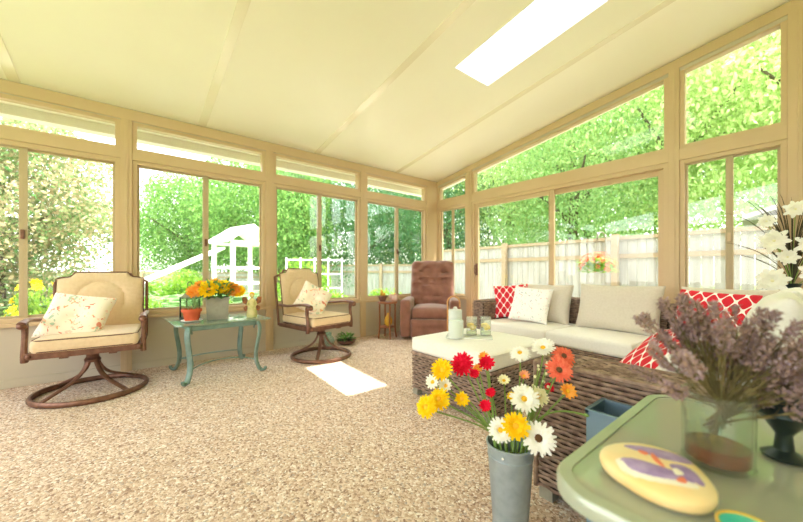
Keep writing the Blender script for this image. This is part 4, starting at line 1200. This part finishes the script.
def shrub(label, loc, r, h, rz=0, key='shrub', bloom=None, nb=26, name='garden_shrub'):
    t = thing(name, label, 'shrub', (loc[0],loc[1],-.35), R(rz), 'garden shrubs')
    o = bpy.data.objects.new('foliage', crown_me[key]); COL.objects.link(o); o.parent = t
    o.location = (0,0,h*.5); o.scale = (r,r,h*.55)
    MB().tube([(0,0,-.02),(0.02,0,h*.6)], .03, 6).build('stem', M['bark'], t)
    if bloom:
        mb = MB(); random.seed(int(loc[0]*10))
        for k in range(nb):
            a = random.uniform(0,2*PI); e = random.uniform(-.1,1.2)
            q = (r*.95*math.cos(a)*math.cos(e), r*.95*math.sin(a)*math.cos(e), h*.5+h*.55*math.sin(e))
            petals(mb, face_m(Vector(q), Vector((math.cos(a),math.sin(a),.6))), 7, .055, .01, .04, .2)
        mb.build('blossoms', bloom, t, smooth=False)
    return t
S = [('yellow-flowering shrub outside the first patio chair window',(-6.3,-.93),.30,1.2,M['yellowbush']),
 ('bright green shrub behind the yellow-flowering one',(-6.75,-.4),.4,1.2,None),
 ('bright green shrub at the picture edge',(-6.4,-2.1),.65,1.35,None),
 ('bright green shrub outside behind the first patio chair',(-6.4,.25),.4,1.0,None),
 ('bright shrub under the white slide',(-6.6,1.12),.50,.95,None),
 ('bright shrub before the white playset posts',(-6.7,2.35),.50,.90,None),
 ('orange-tinged shrub beyond the open lawn',(-14.6,1.4),.95,1.5,None),
 ('bright shrub at the window behind the second patio chair',(-7.3,3.5),.65,1.05,None),
 ('tall pale shrub beside the playset',(-10.6,4.4),.9,1.9,None),
 ('bright shrub before the far fence',(-7.0,5.2),.6,.95,None),
 ('bright shrub near the room corner outside',(-6.6,6.6),.6,1.1,None),
 ('large-leaved green shrub under the corner window',(-1.0,5.35),.42,1.0,None),
 ('large-leaved green shrub under the window past the corner',(-.15,5.35),.45,1.05,None)]
for i, (lb, loc, r, h, bl) in enumerate(S): shrub(lb, loc, r, h, i*37, 'shrub', bl)

# fences
def fence(label, a, b, z0, z1, m=M['fence'], rail=M['fencerail']):
    a, b = Vector(a), Vector(b); L = (b-a).length; ang = math.atan2(b.y-a.y, b.x-a.x)
    t = thing('board_fence', label, 'fence', (a.x,a.y,z0), ang); H = z1-z0
    mb = MB(); x = 0; random.seed(3)
    while x < L:
        dz = random.uniform(-.01,.01); mb.box(x+.004, min(L,x+.138), -.011, .011, 0, H-.06+dz); x += .142
    mb.build('boards', m, t, smooth=False)
    mb = MB(); mb.box(0,L,-.05,.05,H-.06,H); mb.box(0,L,-.045,-.011,H*.80,H*.80+.08); mb.box(0,L,-.045,-.011,H*.2,H*.2+.08); mb.build('rail', rail, t, smooth=False)
    k = int(L/2.4)+1
    for i in range(k+1):
        xx = min(L-.05, i*2.4); MB().box(xx-.05,xx+.05,-.145,-.045,0,H+.04).build('post', rail, t, smooth=False)
    return t
fence('pale grey board fence beyond the sliding door', (-7.0,7.2), (6.0,6.3), -.35, 1.62)
fence('low pale board fence seen through the garden windows beside the recliner', (-14.5,5.0), (-7.0,9.6), -.35, 1.25)
fence('distant pale board fence behind the white playset', (-19.0,-4.0), (-15.2,4.6), -.35, .95)

# playset
p = thing('garden_playset', 'white garden playset with a gable roof and a long slide', 'playset', (-9.7,2.35,-.35), R(14))
mb = MB()
for x in (-.5,.5):
    for y in (-.5,.5): mb.box(x-.045,x+.045,y-.045,y+.045,0,2.12)
mb.build('posts', M['white'], p, smooth=False)
mb = MB()
for sg in (-1,1):
    mb.hexa([(-.62,sg*.68,2.06),(.62,sg*.68,2.06),(.62,0,2.52),(-.62,0,2.52),(-.62,sg*.68,2.11),(.62,sg*.68,2.11),(.62,0,2.57),(-.62,0,2.57)])
mb.build('roof', M['white'], p, smooth=False)
mb = MB()
for x in (-.5,.5):
    mb.box(x-.03,x+.03,-.5,.5,2.04,2.12); mb.box(x-.02,x+.02,-.02,.02,2.1,2.5)
mb.box(-.5,.5,-.53,-.47,1.4,1.46); mb.box(-.5,.5,.47,.53,1.4,1.46); mb.box(-.5,.5,-.5,.5,1.0,1.05); mb.box(.47,.53,-.5,.5,1.4,1.46)
mb.build('deck_and_rails', M['white'], p, smooth=False)
mb = MB(); mb.hexa([(-.22,-.55,1.9),(.22,-.55,1.9),(.22,-2.6,.9),(-.22,-2.6,.9),(-.22,-.55,1.96),(.22,-.55,1.96),(.22,-2.6,.96),(-.22,-2.6,.96)])
mb.box(-.2,-.14,-2.5,-2.44,0,1.0); mb.box(.14,.2,-2.5,-2.44,0,1.0)
mb.build('slide', M['white'], p, smooth=False)
# white garden bench-like rail bed (raised bed) near left windows
p = thing('garden_trellis', 'white lattice trellis outside the second patio chair window', 'trellis', (-9.3,4.25,-.35), R(60))
mb = MB()
for k in range(5): mb.box(-.8+.4*k-.02,-.8+.4*k+.02,-.02,.02,0,1.75)
for k in range(4): mb.box(-.8,.8,-.02,.02,.4+.42*k,.44+.42*k)
mb.build('lattice_bars', M['white'], p, smooth=False)
p = thing('raised_bed', 'long white-edged raised garden bed outside the low windows', 'garden bed', (-8.2,.2,-.35), R(78))
mb = MB(); mb.box(-2.2,2.2,-.5,.5,0,.45); mb.build('bed_walls', M['white'], p, smooth=False)
mb = MB(); mb.box(-2.15,2.15,-.45,.45,.45,.47); mb.build('soil', M['soil'], p, smooth=False)
random.seed(9)
mb = MB(); leaves(mb, 700, (0,0,.5), .4, .14, .06, 1., .35)
for k in range(len(mb.v)):
    x, y, z = mb.v[k]; mb.v[k] = (x*5.0, y, z)
mb.build('bed_plants', M['leafpale'], p)

# hanging basket on a shepherd hook
p = thing('hanging_basket', 'hanging basket of pink and orange flowers outside the sliding door', 'hanging basket', (-1.96,5.28,1.09))
mb = MB(); mb.lathe([(.03,-.10),(.09,-.07),(.13,0),(.135,.02),(.12,.02)], 18, cap=False); mb.build('basket', M['leafmid'], p)
mb = MB()
for k in range(3):
    a = k*2.09; mb.tube([(.15*math.cos(a),.15*math.sin(a),.01),(0,0,.42)], .004, 5)
mb.tube([(0,0,.42),(0,0,.47)], .006, 5)
mb.build('chains', M['stone'], p)
random.seed(2); mb = MB(); leaves(mb, 420, (0,0,-.12), .22, .09, .04, .4, .2); mb.build('foliage', M['shrub'], p)
mb = MB()
for k in range(60):
    a = random.uniform(0,2*PI); e = random.uniform(-.7,1.2); q = Vector((.23*math.cos(a)*math.cos(e),.23*math.sin(a)*math.cos(e),.02+.16*math.sin(e)))
    petals(mb, face_m(q, q+Vector((0,0,.1))), 6, .035, .004, .025, .3)
mb.build('blossoms', M['pinkbloom'], p, smooth=False)
p = thing('shepherd_hook', 'slim pale hook pole holding the hanging basket', 'hook', (-1.96,5.60,-.30))
mb = MB(); P = [(0,0,0),(0,0,1.75)]+[(0,-.155+.155*math.cos(w),1.75+.13*math.sin(w)) for w in [k*PI/10 for k in range(1,11)]]+[(0,-.32,1.83)]
mb.tube(P, .010, 6); mb.build('pole', M['stone'], p)
# neighbour's pale outbuilding behind the fence
p = thing('garden_shed', 'pale shed with a low gable roof beyond the fence', 'shed', (1.0,8.6,-.35), R(4))
mb = MB(); mb.box(-1.5,1.5,-.9,.9,0,2.2); mb.build('walls', M['cream'], p, smooth=False)
mb = MB(); 
for sg in (-1,1): mb.hexa([(0,-1.05,2.75),(0,1.05,2.75),(sg*1.75,1.05,2.15),(sg*1.75,-1.05,2.15),(0,-1.05,2.82),(0,1.05,2.82),(sg*1.75,1.05,2.22),(sg*1.75,-1.05,2.22)])
mb.build('roof', M['roofgrey'], p, smooth=False)
mb = MB(); mb.box(-.4,.4,-.93,-.9,0,1.9); mb.build('door', M['fencerail'], p, smooth=False)

# ================================================================= LIGHT, SKY, CAMERA
w = bpy.data.worlds.new('sky'); scene.world = w; w.use_nodes = True
nt = w.node_tree; bg = nt.nodes['Background']
sky = N(nt, 'ShaderNodeTexSky'); sky.sky_type = 'NISHITA'; sky.sun_disc = False
sky.sun_elevation = R(62.6); sky.sun_rotation = R(48); sky.air_density = 1.; sky.dust_density = 4.; sky.ozone_density = .6
mx = N(nt, 'ShaderNodeMix', data_type='RGBA'); mx.inputs[0].default_value = .55
nt.links.new(sky.outputs[0], mx.inputs[6]); mx.inputs[7].default_value = (7.,6.9,6.5,1)
nt.links.new(mx.outputs[2], bg.inputs['Color']); bg.inputs['Strength'].default_value = .6
sl = bpy.data.lights.new('sun', 'SUN'); sl.energy = 6.; sl.angle = R(.53); sl.color = (1,.95,.87)
so = bpy.data.objects.new('sun', sl); COL.objects.link(so)
so.rotation_euler = Vector((-.384,-.347,-1)).to_track_quat('-Z','Y').to_euler(); so.location = (4,4,12)

cd = bpy.data.cameras.new('camera'); co = bpy.data.objects.new('camera', cd); COL.objects.link(co)
cd.sensor_width = 36.; cd.lens = 333./803*36.; cd.shift_y = 10./803; cd.clip_start = .02; cd.clip_end = 300
co.location = (0,0,1.); co.rotation_euler = (R(90),0,math.atan2(.775,.632))
cd.dof.use_dof = True; cd.dof.focus_distance = 2.0; cd.dof.aperture_fstop = 1.8
scene.camera = co
vs_ = scene.view_settings; vs_.view_transform = 'Standard'; vs_.look = 'None'; vs_.gamma = 1; vs_.use_curve_mapping = False; vs_.exposure = 1.05
cy = scene.cycles
cy.max_bounces = 12; cy.diffuse_bounces = 6; cy.glossy_bounces = 4; cy.transparent_max_bounces = 24; cy.transmission_bounces = 6
cy.use_denoising = True; cy.sample_clamp_indirect = 6.; cy.caustics_reflective = False; cy.caustics_refractive = False
